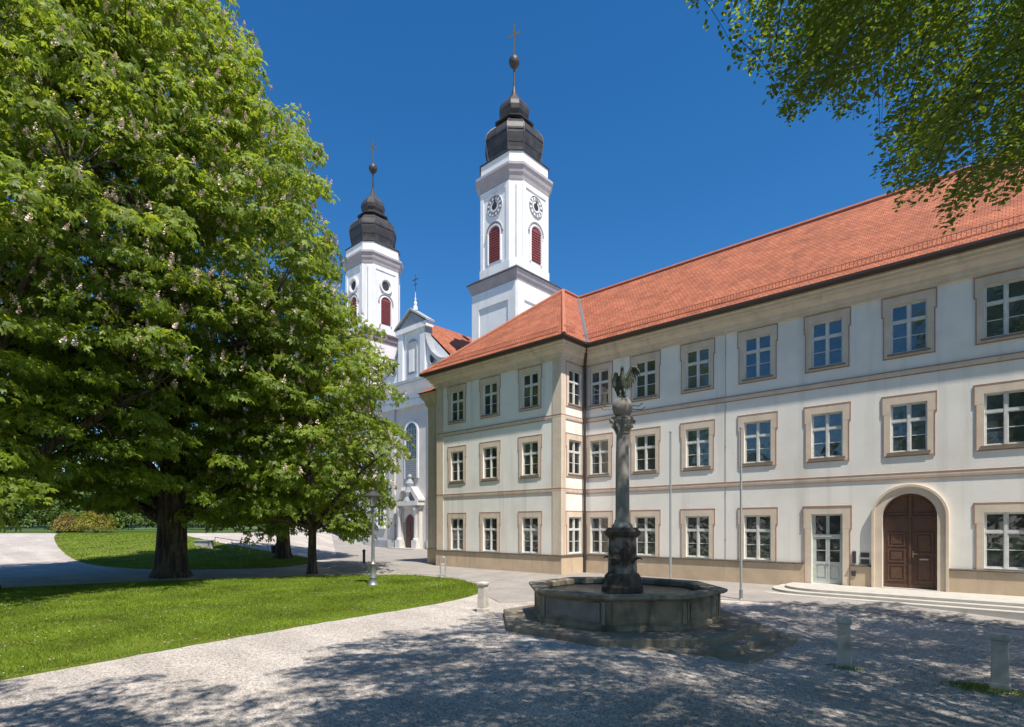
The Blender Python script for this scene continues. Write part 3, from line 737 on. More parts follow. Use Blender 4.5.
# ------------------------------------------------------------------ entrance steps
def steps():
    st = thing('entrance_steps', 'three low pale stone steps with a rounded end before the arched door', 'steps', (0, 0, 0))
    for k, (t, z0, z1) in enumerate(((3.0, -.1, .19), (2.65, .191, .28), (2.3, .281, .37))):
        r = 1.5 - .0 * k; xl = -7.55 + .35 * k; y1 = YF - .075; yb = YF - t
        pts = [(XR - 4, y1), (XR - 4, yb)]
        for a in range(9):
            th = math.pi / 2 * a / 8; pts.append((xl + r - r * math.sin(th), yb + r - r * math.cos(th)))
        pts.append((xl, y1))
        mb = MB().prism_z(pts, z0, z1)
        obj('step', mb, M['stepstone'], st, bevel=.012)
steps()
# threshold of the arched door is a part of the building
obj('threshold', MB().box(ARCH[0] - ARCH[1] + .003, ARCH[0] + ARCH[1] - .003, YF - .10, YF + .28, .371, .389), M['stepstone'], bld)

# ------------------------------------------------------------------ church
CY = 39.85; CX = -51.55
ch = thing('church', 'white baroque church front with scrolled gable and carved portal between two towers', 'church', (CX, CY, 0))
def relp(mb): mb.v = [(x - CX, y - CY, z) for x, y, z in mb.v]; return mb
def cobj(n, mb, m, p=ch, **k): return obj(n, relp(mb), m, p, **k)
HW = 8.8
def archpts(cx, r, foot, spring, n=12): return [(cx + r, foot)] + [(cx + r * math.cos(math.pi * k / n), spring + r * math.sin(math.pi * k / n)) for k in range(n + 1)] + [(cx - r, foot)]
wb = MB().box(CX - HW, CX + HW, CY, CY + 34, -.3, 18.0)
cobj('wall', wb, M['cwarm'])
# giant pilasters
for dx in (-8.3, -3.6, 3.6, 8.3):
    cobj('pilaster', MB().box(CX + dx - .55, CX + dx + .55, CY - .22, CY + .01, 1.0, 15.8).box(CX + dx - .65, CX + dx + .65, CY - .3, CY + .01, -.2, 1.0).box(CX + dx - .65, CX + dx + .65, CY - .3, CY + .01, 15.8, 16.2), M['cwarm'])
ent = MB().sweep([(-.05, 16.2), (.30, 16.2), (.30, 16.9), (.36, 17.0), (.36, 17.7), (.55, 17.9), (.80, 18.3), (.85, 18.6), (-.05, 18.8)], [(CX - HW, CY + 5), (CX - HW, CY), (CX + HW, CY), (CX + HW, CY + 5)])
cobj('entablature', ent, M['cwhite'])
cobj('entablature_line', MB().sweep([(-.05, 18.61), (.95, 18.61), (.95, 18.72), (-.05, 18.9)], [(CX - HW, CY + 5), (CX - HW, CY), (CX + HW, CY), (CX + HW, CY + 5)]).sweep([(-.05, 16.91), (.34, 16.91), (.34, 17.0), (-.05, 17.0)], [(CX - HW, CY + 5), (CX - HW, CY), (CX + HW, CY), (CX + HW, CY + 5)]), M['cgrey'])
# gable with concave scrolls
def scroll(s):
    pts = []
    for k in range(13):
        t = k / 12; a = math.pi / 2 * t
        pts.append((CX + s * (2.4 + 3.9 * (1 - math.cos(a))), 24.3 - 4.2 * math.sin(a)))
    return pts
gr = scroll(1); gl = scroll(-1)
gp_ = [(CX - 6.3, 18.7)] + gl[::-1] + [(CX - 2.4, 25.2), (CX + 2.4, 25.2)] + gr + [(CX + 6.3, 18.7)]
gable = cobj('gable', MB().prism_y(gp_, CY + .1, CY + .7), M['cwhite'])
for pts in (gr, gl):
    sgn = 1 if pts is gr else -1
    cobj('scroll', MB().loft([[(p[0], CY - .12, p[1] - .02), (p[0] + sgn * .02, CY - .12, p[1] + .42), (p[0] + sgn * .02, CY + .95, p[1] + .42), (p[0], CY + .95, p[1] - .02)] for p in pts]), M['cgrey'], gable)
    cx_ = CX + sgn * 6.0
    sp = [(cx_ + .75 * (1 - k / 30) * math.cos(k * .5) * sgn, CY + .3, 19.55 + .75 * (1 - k / 30) * math.sin(k * .5)) for k in range(26)]
    cobj('volute', MB().tube(sp, .22, 6), M['cwhite'], gable, smooth=True)
    cobj('oculus', MB().lathe([(.62, 0), (.62, .12), (.45, .12), (.45, 0)], 20).turned(0) if False else MB().tube([(CX + sgn * 3.55 + .5 * math.cos(a), CY + .06, 20.9 + .62 * math.sin(a)) for a in [2 * math.pi * k / 20 for k in range(21)]], .12, 6), M['cgrey'], gable)
    cobj('oculus_opening', MB().prism_y([(CX + sgn * 3.55 + .48 * math.cos(2 * math.pi * k / 20), 20.9 + .6 * math.sin(2 * math.pi * k / 20)) for k in range(20)], CY + .05, CY + .12), M['dark'], gable)
for s in (-1, 1): cobj('gable_pilaster', MB().box(CX + s * 2.0 - .42, CX + s * 2.0 + .42, CY - .12, CY + .12, 18.9, 24.7), M['cwhite'], gable)
cobj('gable_base', MB().box(CX - 6.5, CX + 6.5, CY - .2, CY + .12, 18.72, 19.3), M['cgrey'], gable)
cobj('gable_cornice', MB().box(CX - 2.8, CX + 2.8, CY - .25, CY + .8, 24.7, 25.25), M['cwhite'], gable)
cobj('pediment', MB().prism_y([(CX - 2.55, 25.3), (CX + 2.55, 25.3), (CX, 26.9)], CY - .05, CY + .7), M['cgrey'], gable)
pe = MB()
for s in (-1, 1): pe.prism_y([(CX + s * 2.95, 25.26), (CX + s * 2.95, 25.46), (CX, 27.3), (CX, 27.05)], CY - .35, CY + .85)
cobj('pediment_cornice', pe, M['cgrey'], gable)
cobj('niche', MB().prism_y(archpts(CX, .85, 19.9, 23.0), CY - .02, CY + .09), M['cgrey'], gable)
cobj('niche_panel', MB().box(CX - .45, CX + .45, CY - .10, CY - .021, 20.1, 22.6), M['cwhite'], gable)
fin = MB().lathe([(.26, 0), (.26, .4), (.15, .5), (.2, .75), (.07, 1.1), (.12, 1.25), (.04, 1.4), (.025, 2.2)], 10, (CX + .25, CY + .3, 27.1))
cobj('finial', fin, M['cwhite'], gable)
cobj('gable_cross', MB().box(CX + .225, CX + .275, CY + .28, CY + .32, 28.9, 31.2).box(CX - .25, CX + .75, CY + .271, CY + .329, 30.55, 30.65).box(CX - .05, CX + .55, CY + .272, CY + .328, 30.0, 30.09), M['iron'], gable)
cobj('gable_back', MB().prism_y([(CX - 8.7, 18.0), (CX + 8.7, 18.0), (CX, 26.1)], CY + .72, CY + 1.0), M['cwhite'], gable)
# nave roof
zr_, he = 26.3, 8.9
nr = MB()
for s in (-1, 1): nr.poly([(CX, CY + .7, zr_), (CX, CY + 34, zr_), (CX + s * he, CY + 34, 18.3), (CX + s * he, CY + .7, 18.3)])
nr.poly([(CX, CY + 34, zr_), (CX + he, CY + 34, 18.3), (CX - he, CY + 34, 18.3)])
cobj('roof', nr, M['tile'], uvf=roof_uv)
# windows of the front
def arched(name, cx, r, foot, spring, mframe, mglass, grille):
    w = cobj(name, MB().loft([[(a[0], CY - .14, a[1]), (b[0], CY - .14, b[1]), (b[0], CY + .01, b[1]), (a[0], CY + .01, a[1])] for a, b in zip(archpts(cx, r, foot, spring), archpts(cx, r + .26, foot, spring))]), mframe)
    cobj('pane', MB().prism_y(archpts(cx, r, foot, spring), CY - .05, CY - .01), mglass, w)
    g = MB()
    for k in range(1, 4): g.box(cx - r + k * r / 2 - .03, cx - r + k * r / 2 + .03, CY - .085, CY - .051, foot, spring + r * .85)
    z = foot + .6
    while z < spring + r * .7: g.box(cx - r, cx + r, CY - .08, CY - .052, z - .025, z + .025); z += .62
    cobj('glazing_bars', g, grille, w)
    if foot > 7 and r > .9:
        lv = MB().box(cx - r, cx + r, CY - .12, CY - .086, foot, foot + 2.2)
        for k in range(9): lv.box(cx - r, cx + r, CY - .17, CY - .121, foot + .08 + k * .24, foot + .2 + k * .24)
        cobj('louvre', lv, M['cgrey'], w)
    return w
arched('arched_window', CX, 1.0, 8.0, 13.3, M['cwhite'], M['glass'], M['pewter'])
for dx in (-6.0, 6.0):
    for z0, z1 in ((8.6, 11.4), (2.7, 5.2)):
        w = cobj('window', MB().box(CX + dx - .85, CX + dx - .6, CY - .12, CY + .01, z0 - .2, z1 + .25).box(CX + dx + .6, CX + dx + .85, CY - .12, CY + .01, z0 - .2, z1 + .25).box(CX + dx - .6, CX + dx + .6, CY - .119, CY + .01, z1, z1 + .25).box(CX + dx - .95, CX + dx + .95, CY - .2, CY + .01, z0 - .4, z0 - .201).box(CX + dx - .6, CX + dx + .6, CY - .119, CY + .01, z0 - .2, z0), M['cwhite'])
        cobj('pane', MB().box(CX + dx - .6, CX + dx + .6, CY - .04, CY - .01, z0, z1), M['glass'], w)
        cobj('glazing_bars', MB().box(CX + dx - .04, CX + dx + .04, CY - .07, CY - .041, z0, z1).box(CX + dx - .6, CX + dx + .6, CY - .069, CY - .041, (z0 + z1) / 2 - .04, (z0 + z1) / 2 + .04), M['wood_white'], w)
# portal
M['cpale'] = mat('church_stone_trim', (.66, .64, .61), .9, (.58, .56, .53), 1.2, streak=(.45, .44, .42), stretch=(2, 2, .2), klo=.52, khi=.75)
po = MB()
for s in (-1, 1):
    po.box(CX + s * 1.5 - .42, CX + s * 1.5 + .42, CY - .95, CY + .01, .0, 1.0); po.box(CX + s * 1.5 - .36, CX + s * 1.5 + .36, CY - .45, CY + .01, 1.0, 4.6)
po.box(CX - 2.05, CX + 2.05, CY - .5, CY + .01, 4.6, 4.9).box(CX - 2.2, CX + 2.2, CY - 1.0, CY + .01, 4.9, 5.4)
po.prism_y([(CX - 1.1, 3.0), (CX - 1.1, 4.6), (CX + 1.1, 4.6), (CX + 1.1, 3.0)] + [(CX + .9 * math.cos(math.pi * k / 10), 3.05 + .9 * math.sin(math.pi * k / 10)) for k in range(11)], CY - .35, CY + .01)
for s in (-1, 1): po.prism_y([(CX + s * 2.3, 5.4), (CX + s * 2.3, 5.6), (CX + s * 1.0, 7.0), (CX + s * .8, 7.0), (CX + s * .8, 6.6), (CX + s * 1.7, 5.4)], CY - .9, CY + .01)
portal = cobj('portal', po, M['cpale'])
cl = MB()
for s in (-1, 1): cl.lathe([(.34, 0), (.34, .15), (.24, .25), (.22, 2.9), (.30, 3.1), (.40, 3.5), (.40, 3.6)], 14, (CX + s * 1.5, CY - .62, 1.0))
cobj('portal_columns', cl, M['cpale'], portal, smooth=True)
cobj('crest', MB().lathe([(.75, 0), (.55, .5), (.62, 1.0), (.42, 1.6), (.5, 2.0), (.2, 2.5), (.28, 2.8), (.05, 3.1)], 9, (CX, CY - .3, 5.4)), M['cgrey'], portal)
dd = cobj('door', MB().prism_y(archpts(CX, .9, .05, 3.05), CY - .12, CY + .0), mat('church_door', (.15, .055, .05), .6, (.11, .04, .04), 4))
cobj('door_panels', MB().box(CX - .75, CX - .1, CY - .16, CY - .121, .4, 1.4).box(CX + .1, CX + .75, CY - .16, CY - .121, .4, 1.4).box(CX - .75, CX - .1, CY - .16, CY - .121, 1.7, 2.9).box(CX + .1, CX + .75, CY - .16, CY - .121, 1.7, 2.9), M['doorwood'], dd)
cobj('plinth', MB().box(CX - HW - .08, CX - 2.3, CY - .1, CY + .01, -.3, .9).box(CX + 2.3, CX + HW + .08, CY - .1, CY + .01, -.3, .9), M['cgrey'])
cobj('door_steps', MB().box(CX - 2.4, CX + 2.4, CY - 1.6, CY, -.2, .12), M['stepstone'])

# ------------------------------------------------------------------ towers
def octa(a, f): return [(a, f), (f, a), (-f, a), (-a, f), (-a, -f), (-f, -a), (f, -a), (a, -f)]
def tower(x, y, clock, label):
    t = thing('church_tower', label, 'tower', (x, y, 0), 0, 'onion domed church towers')
    base = MB().box(-3, 3, -3, 3, -.3, 26.8)
    b_ = obj('tower_base', base, M['cwhite'], t)
    pn = MB()
    for s in (-1, 1):          # corner strips framing a sunk panel on two visible sides
        pn.box(s * 3 - (.0 if s < 0 else 1.0), s * 3 + (1.0 if s < 0 else 0), -3.12, -2.99, 12, 26.0)
    pn.box(-2, 2, -3.12, -2.99, 24.4, 26.0)
    pn.box(2.99, 3.12, -3.0, -2.0, 12, 26.0); pn.box(2.99, 3.12, 2.0, 3.0, 12, 26.0); pn.box(2.99, 3.12, -2.0, 2.0, 24.4, 26.0)
    obj('corner_strips', pn, M['cwhite'], b_)
    wn_ = MB().prism_y([(p[0], p[1]) for p in archpts(0, .55, 19.6, 21.2)], -3.03, -2.99)
    wo = obj('window', wn_, M['dark'], t)
    obj('window_rim', MB().tube([(p[0], -3.05, p[1]) for p in archpts(0, .62, 19.6, 21.2)], .09, 5), M['cgrey'], wo)
    sq = [(1, 1), (-1, 1), (-1, -1), (1, -1)]
    obj('ledge', MB().lathe([(3.05, 26.0), (3.1, 26.2), (3.25, 26.5), (3.40, 27.0)], 4, sec=sq), M['ctrim'], t)
    obj('ledge_cover', MB().lathe([(3.46, 27.003), (3.46, 27.08), (2.9, 27.55)], 4, sec=sq), M['slate'], t)
    a, f = 2.85, 1.95
    obj('belfry_base', MB().lathe([(1, 27.4), (1, 28.3)], sec=octa(a + .12, f + .08)), M['cwhite'], t)
    obj('belfry_shaft', MB().lathe([(1, 28.2), (1, 36.7)], sec=octa(a, f)), M['cwhite'], t)
    co = MB()
    for (r0, z) in ((1.0, 36.2),): pass
    co.lathe([(1.02, 36.1), (1.04, 36.4), (1.08, 36.7), (1.10, 37.0), (1.15, 37.3), (1.15, 37.55), (1.0, 37.8)], sec=octa(a, f))
    obj('cornice', co, M['ctrim'], t)
    obj('attic', MB().lathe([(1.0, 37.78), (1.0, 38.85)], sec=octa(a, f)), M['cwhite'], t)
    for k in range(4):
        rz = k * math.pi / 2
        for s in (-1, 1):     # pilaster strips at the face edges
            pass
        st = MB().box(-f, -f + .42, -a - .08, -a + .01, 28.3, 36.0).box(f - .42, f, -a - .08, -a + .01, 28.3, 36.0).box(-f + .42, f - .42, -a - .08, -a + .01, 35.5, 36.0)
        obj('face_strips', st.turned(rz), M['cwhite'], t)
        lo = MB().prism_y(archpts(0, .70, 28.75, 31.45), -a - .05, -a + .01)
        for q in range(12): lo.box(-.70, .70, -a - .11, -a - .051, 28.85 + q * .25, 28.98 + q * .25)
        lv = obj('belfry_louvre', lo.turned(rz), M['louvre'], t)
        obj('arch_moulding', MB().tube([(p[0], -a - .06, p[1]) for p in archpts(0, .86, 28.6, 31.45)], .12, 6).turned(rz), M['cwhite'], lv)
        hood = [(p[0], -a - .1, p[1]) for p in archpts(0, 1.1, 31.4, 31.5)][1:-1]
        obj('hood_mould', MB().tube(hood, .10, 5).turned(rz), M['ctrim'], lv)
        if clock:
            n = 32; rad = 1.04; zc = 34.2
            cl_ = MB().prism_y([(rad * math.cos(2 * math.pi * i / n), zc + rad * math.sin(2 * math.pi * i / n)) for i in range(n)], -a - .07, -a + .01)
            c_ = obj('clock', cl_.turned(rz), M['cwhite'], t)
            mk = MB()
            for i in range(12):
                th = math.pi * i / 6; c0, s0 = math.cos(th), math.sin(th)
                for off in ((-.055, .055) if i % 3 else (-.09, 0, .09)):
                    q = [(r * c0 - w * s0, zc + r * s0 + w * c0) for r, w in ((.66, off - .022), (.93, off - .022), (.93, off + .022), (.66, off + .022))]
                    mk.prism_y(q, -a - .085, -a - .071)
            mk.prism_y([(.36 * math.cos(2 * math.pi * i / 20), zc + .36 * math.sin(2 * math.pi * i / 20)) for i in range(20)], -a - .082, -a - .071)
            for rr in (1.0, .58): mk.tube([(rr * math.cos(2 * math.pi * i / 32), -a - .08, zc + rr * math.sin(2 * math.pi * i / 32)) for i in range(33)], .03, 4)
            obj('clock_numerals', mk.turned(rz), M['iron'], c_)
            hm = MB().prism_y([(-.05, zc - .15), (.05, zc - .15), (.03, zc + .6), (-.03, zc + .6)], -a - .12, -a - .10)
            hm.prism_y([(-.06, zc + .05), (.06, zc - .05), (.22, zc + .86), (.16, zc + .89)][::1], -a - .14, -a - .125)
            obj('clock_hands', hm.turned(rz), M['iron'], c_)
        else:
            zc = 33.7
            oc = obj('oculus', MB().prism_y([(.52 * math.cos(2 * math.pi * i / 24), zc + .58 * math.sin(2 * math.pi * i / 24)) for i in range(24)], -a - .03, -a + .01).turned(rz), M['dark'], t)
            obj('oculus_ring', MB().tube([(.82 * math.cos(2 * math.pi * i / 24), -a - .05, zc + .88 * math.sin(2 * math.pi * i / 24)) for i in range(25)], .2, 6).turned(rz), M['cwhite'], oc)
    sl = MB()
    for k in range(4):        # slot in each chamfer
        sl2 = MB().box(-.05, .05, -(a + f) / math.sqrt(2) - .02, -(a + f) / math.sqrt(2) + .02, 28.6, 35.6).turned(R(45) + k * math.pi / 2); i0 = len(sl.v); sl.v += sl2.v; sl.f += [tuple(i0 + q for q in fc) for fc in sl2.f]
    obj('corner_slots', sl, M['cgrey'], t)
    sec = octa(1, .56)
    obj('dome_eave', MB().lathe([(1.03, 38.853), (1.04, 38.95), (.97, 39.15)], sec=octa(a, f)), M['slate'], t)
    prof = [(2.46, 39.0), (2.52, 39.8), (2.64, 40.5), (2.74, 41.1), (2.74, 41.6), (2.60, 42.15), (2.28, 42.6), (1.88, 42.95), (1.52, 43.2), (1.34, 43.4), (1.26, 43.6)]
    dm = obj('onion_dome', MB().lathe([(r * .96, z) for r, z in prof], sec=sec), M['slate'], t)
    rb = MB()
    for p in octa(1, .56): rb.tube([(p[0] * r * .965, p[1] * r * .965, z) for r, z in prof], .06, 4)
    for z, rr in ((40.2, 2.6), (41.35, 2.77), (42.4, 2.42)): rb.lathe([(rr * .93, z), (rr * .968, z + .03), (rr * .93, z + .06)], sec=sec)
    obj('dome_seams', rb, M['slate'], dm)
    obj('dome_collar', MB().lathe([(1.28, 43.4), (1.75, 43.42), (1.78, 43.55), (1.2, 43.7)], sec=sec), M['slate'], t)
    lan = MB().lathe([(1.15, 43.6), (1.15, 44.1), (1.32, 44.45), (1.38, 44.9), (1.30, 45.35), (1.02, 45.8), (.72, 46.15), (.5, 46.4), (.25, 46.9), (.12, 47.6), (.08, 48.6), (.07, 49.6)], sec=sec)
    obj('lantern_dome', lan, M['slate'], t)
    fi = obj('finial', MB().lathe([(.06, 49.5), (.3, 49.6), (.50, 49.9), (.56, 50.2), (.50, 50.5), (.28, 50.78), (.06, 50.9)], 16), M['slate'], t, smooth=True)
    cr = MB().box(-.05, .05, -.05, .05, 50.85, 54.1).box(-.62, .62, -.045, .045, 53.0, 53.09)
    for s in (-1, 1): cr.box(s * .62 - .06, s * .62 + .06, -.046, .046, 52.97, 53.12)
    obj('cross', cr.turned(R(12)), M['gold'], fi)
    return t
tower(-38.8, 43.05, True, 'tall white church tower with clock dials, red louvres and black onion dome')
tower(-64.3, 43.25, False, 'farther white church tower with round oculus openings instead of clocks')

# ------------------------------------------------------------------ fountain
FX, FY = c2w(3.02, 15.45)
fo = thing('fountain', 'octagonal weathered stone fountain with column and winged bronze figure on globe', 'fountain', (FX, FY, 0))
PH = R(22.5)
for k, (r, z0, z1) in enumerate(((4.32, -.5, -.16), (3.90, -.5, -.012), (3.48, -.5, .155))):
    obj('step', MB().lathe([(r, z0), (r, z1 - .03), (r - .02, z1)], 8, ph=PH), M['stepgrey'], fo)
ba = MB(); ba.lathe([(2.57, .161), (2.57, .26), (2.49, .30), (2.49, .84), (2.30, .84), (2.2, .4), (2.2, .3)], 8, ph=PH, cap=False)
bas = obj('basin', ba, M['stone'], fo)
rim = MB().lathe([(2.51, .842), (2.61, .87), (2.69, .92), (2.69, .975), (2.65, .995), (2.28, .995), (2.22, .96), (2.22, .842)], 8, ph=PH, cap=False)
obj('rim', rim, M['stone'], bas)
ap = 2.49 * math.cos(R(22.5)); half = 2.49 * math.sin(R(22.5))
for k in range(8):
    p = MB(); a, b = half - .16, half - .16
    y = -ap
    p.box(-a + .05, a - .05, y - .006, y + .01, .401, .739).box(-a, a, y - .025, y + .01, .74, .79).box(-a, a, y - .025, y + .01, .35, .40).box(-a, -a + .05, y - .025, y + .01, .401, .739).box(a - .05, a, y - .025, y + .01, .401, .739)
    p.box(-half + .0, -half + .10, y - .03, y + .01, .305, .835).box(half - .10, half, y - .03, y + .01, .305, .835)
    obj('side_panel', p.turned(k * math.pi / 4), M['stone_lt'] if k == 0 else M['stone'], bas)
obj('water', MB().lathe([(2.21, .40), (2.21, .83)], 8, ph=PH), M['water'], fo)
pe = MB().lathe([(.70, .5), (.70, .95), (.64, 1.02), (.60, 1.25), (.52, 1.32)], sec=octa(.66, .46))
obj('pedestal_foot', pe, M['mossy'], fo)
pd = MB().lathe([(.52, 1.3), (.50, 1.36), (.48, 2.25), (.50, 2.30)], sec=octa(.64, .46))
ped = obj('pedestal', pd, M['stone_wet'], fo)
obj('pedestal_cap', MB().lathe([(.50, 2.28), (.60, 2.36), (.64, 2.44), (.56, 2.50), (.52, 2.56)], sec=octa(.62, .48)), M['mossy'], ped)
for k in range(4):
    m_ = MB(); y = -.30
    m_.tube([(0, y + .04, 1.72), (0, y - .02, 1.72), (0, y - .1, 1.73), (0, y - .24, 1.75), (0, y - .3, 1.71)], [.13, .15, .05, .022, .02], 8)
    obj('spout', m_.turned(k * math.pi / 2), M['mossy'], ped)
cm = MB().lathe([(.28, 2.55), (.28, 2.61), (.25, 2.65), (.22, 2.70), (.21, 2.74), (.19, 2.80), (.187, 3.6), (.182, 4.4), (.165, 5.1), (.19, 5.12), (.19, 5.16)], 20)
colm = obj('column', cm, M['stone_lt'], fo, smooth=True)
cap = MB().lathe([(.17, 5.255), (.19, 5.35), (.24, 5.5), (.30, 5.62), (.26, 5.66)], 12)
for k in range(8):            # acanthus leaves and corner scrolls
    th = k * math.pi / 4; c0, s0 = math.cos(th), math.sin(th)
    cap.tube([(c0 * .17, s0 * .17, 5.27), (c0 * .24, s0 * .24, 5.40), (c0 * .33, s0 * .33, 5.47), (c0 * .35, s0 * .35, 5.42)], [.05, .055, .04, .025], 5)
    if k % 2: cap.tube([(c0 * .22, s0 * .22, 5.45), (c0 * .33, s0 * .33, 5.6), (c0 * .40, s0 * .40, 5.6), (c0 * .38, s0 * .38, 5.53)], [.05, .06, .055, .03], 6)
cap.box(-.26, .26, -.26, .26, 5.655, 5.71)
cap.v = [(x * .84, y * .84, z - .13) for x, y, z in cap.v]
obj('capital', cap, M['stone_lt'], colm)
gl_ = MB().lathe([(.10, 5.58), (.20, 5.62), (.26, 5.72), (.28, 5.84), (.255, 5.97), (.18, 6.07), (.06, 6.12)], 18)
glo = obj('globe', gl_, M['stone_lt'], fo, smooth=True)
pr = MB()
for s in (-1, 1):
    for z, l in ((5.90, .55), (5.80, .62)):
        dx, dy = CA * s, SA * s
        pr.tube([(dx * .2, dy * .2, z), (dx * (l - .1), dy * (l - .1), z - .02), (dx * l, dy * l, z + .06)], .012, 5)
obj('prongs', pr, M['iron'], glo)
# winged bird: one continuous skin (overlapping limbs fused by a voxel remesh)
eg = MB()
def bird(mb):
    # local: x = bird's right side across the picture, y = depth, z up; then turned to face the picture's left
    body = [((.0, .10, 6.28), .03), ((.0, .09, 6.34), .075), ((0, .05, 6.44), .105), ((0, .01, 6.55), .12), ((0, -.03, 6.66), .11), ((0, -.06, 6.75), .075), ((0, -.085, 6.82), .058), ((0, -.12, 6.865), .060), ((0, -.165, 6.865), .040), ((0, -.21, 6.845), .022), ((0, -.225, 6.81), .008)]
    mb.tube([p for p, r in body], [r for p, r in body], 10)
    for s in (-1, 1):
        mb.tube([(s * .06, .02, 6.46), (s * .075, -.03, 6.38), (s * .07, -.05, 6.30), (s * .07, -.10, 6.285)], [.06, .045, .025, .03], 7)
        for d in (-.03, 0, .03): mb.tube([(s * .07 + d, -.07, 6.295), (s * .07 + d * 2, -.14, 6.285), (s * .07 + d * 2.2, -.17, 6.26)], [.018, .014, .006], 5)
    mb.tube([(0, .10, 6.38), (0, .16, 6.28), (0, .20, 6.16)], [.06, .07, .05], 7)
    for k in (-1, 0, 1): mb.tube([(k * .03, .12, 6.36), (k * .06, .19, 6.2), (k * .07, .22, 6.08)], [.03, .035, .015], 5)
    for s in (-1, 1):
        up = .16 if s > 0 else .02; out = 1.25 if s > 0 else .70
        sh = Vector((s * .09, .04, 6.66)); el = Vector((s * (.24 * out), .07, 6.80 + up * .6)); wr = Vector((s * (.34 * out + .02), .05, 6.78 + up * .7))
        mb.tube([sh, el, wr], [.055, .05, .04], 8)
        for k in range(8):
            t = k / 7; a = sh.lerp(el, min(1, t * 1.6)) if t < .6 else el.lerp(wr, (t - .6) / .4)
            ln = (.17 if s > 0 else .27) + .13 * math.sin(math.pi * min(1, t * 1.1)); tip = a + Vector((s * (.02 + .10 * t * out), .03 + .02 * (1 - t), -ln - .05 * (1 - t)))
            mid = a.lerp(tip, .5) + Vector((s * .03, .02, 0))
            mb.tube([a, mid, tip], [.032, .036, .012], 6)
bird(eg)
eg.v = [(x * .80, y * 1.1, 6.08 + (z - 6.26) * 1.34) for x, y, z in eg.v]
eg.turned(R(28))
st_ = obj('winged_statue', eg, M['bronze'], fo, smooth=True)
rm = st_.modifiers.new('fuse', 'REMESH'); rm.mode = 'VOXEL'; rm.voxel_size = .012; rm.use_smooth_shade = True

# ------------------------------------------------------------------ street furniture
def ground_thing(px, py): x, y = gpx(px, py); return (x, y, hz(x, y))
def bollard(loc, h, label, rz=0):
    t = thing('stone_bollard', label, 'bollard', loc, rz, 'stone bollards on the gravel')
    b = MB().loft([[(s * w, q * w, z) for s, q in ((1, 1), (-1, 1), (-1, -1), (1, -1))] for w, z in ((.145, -.08), (.145, .1), (.13, .13), (.112, h - .14), (.115, h - .12))])
    obj('shaft', b, M['bollard'], t, bevel=.015)
    c = MB().loft([[(s * w, q * w, z) for s, q in ((1, 1), (-1, 1), (-1, -1), (1, -1))] for w, z in ((.115, h - .119), (.142, h - .10), (.146, h - .05), (.13, h - .02), (.05, h))])
    obj('cap', c, M['bollard'], t, bevel=.008)
    return t
bollard(ground_thing(844, 667), 1.0, 'stone bollard standing alone on gravel right of the fountain', R(12))
bollard(ground_thing(1000, 690), .98, 'largest stone bollard, at right edge with grass tufts round its foot', R(2))
bollard(ground_thing(483, 612), .92, 'small stone bollard at the lawn tip left of the fountain', R(10))
def tuft(loc, n, rad, label):
    a = rng.random(n) * 6.283; r = rad * np.sqrt(rng.random(n)); x = loc[0] + r * np.cos(a) * 1.6; y = loc[1] + r * np.sin(a)
    z = terrain(x, y); h = rng.uniform(.03, .11, n) * (1.2 - r / rad); b = rng.random(n) * 6.283; l = rng.normal(0, .5, (n, 2)) * h[:, None]
    V = np.zeros((n, 3, 3)); V[:, 0] = np.c_[x - .008 * np.cos(b), y - .008 * np.sin(b), z]; V[:, 1] = np.c_[x + .008 * np.cos(b), y + .008 * np.sin(b), z]; V[:, 2] = np.c_[x + l[:, 0], y + l[:, 1], z + h]
    tag(np_obj('grass_tuft', V, np.arange(n * 3).reshape(n, 3), M['grassblade']), label, 'grass', kind='stuff')
tuft(ground_thing(985, 690), 1100, .40, 'weedy grass round the foot of the right bollard')
tuft(ground_thing(846, 668), 260, .24, 'thin grass round the foot of the middle bollard')
# hoop bollard
lx, ly_, lz = ground_thing(443, 577)
t = thing('hoop_bollard', 'slim steel hoop bollard at the far corner of the lawn', 'bollard', (lx, ly_, lz))
hp = [(-.12, 0, -.05), (-.12, 0, .85)] + [(.12 * -math.cos(math.pi * k / 8), 0, .85 + .12 * math.sin(math.pi * k / 8)) for k in range(1, 8)] + [(.12, 0, .85), (.12, 0, -.05)]
obj('hoop', MB().tube(hp, .035, 8).turned(YAW), M['steel'], t, smooth=True); obj('crossbar', MB().tube([(-.12, 0, .62), (.12, 0, .62)], .02, 6).turned(YAW), M['steel'], t)
# small post on the church square
px_ = ground_thing(364, 563); t = thing('short_post', 'short dark post beside the church square under hanging leaves', 'post', px_)
obj('post', MB().lathe([(.09, -.05), (.09, .75), (.11, .77), (.11, .83), (.05, .9)], 10), M['iron'], t, smooth=True)
# flagpoles
for k, (px0, Z, h, lab) in enumerate(((670.5, 21.5, 6.05, 'slim bare flagpole rising behind the fountain basin'), (741, 19.3, 5.85, 'slim bare flagpole between fountain and entrance steps'))):
    x, y = at(px0, Z); z = hz(x, y); t = thing('flagpole', lab, 'flagpole', (x, y, z), 0, 'bare flagpoles before the facade')
    obj('pole', MB().lathe([(.045, -.1), (.043, 2), (.036, h - .05)], 10), M['steel'], t, smooth=True)
    obj('base_sleeve', MB().lathe([(.08, -.05), (.08, .03), (.06, .05), (.06, .35)], 12), M['pewter'], t, smooth=True)
    obj('pole_cap', MB().lathe([(.02, h - .05), (.05, h), (.045, h + .05), (.01, h + .08)], 10), M['steel'], t, smooth=True)
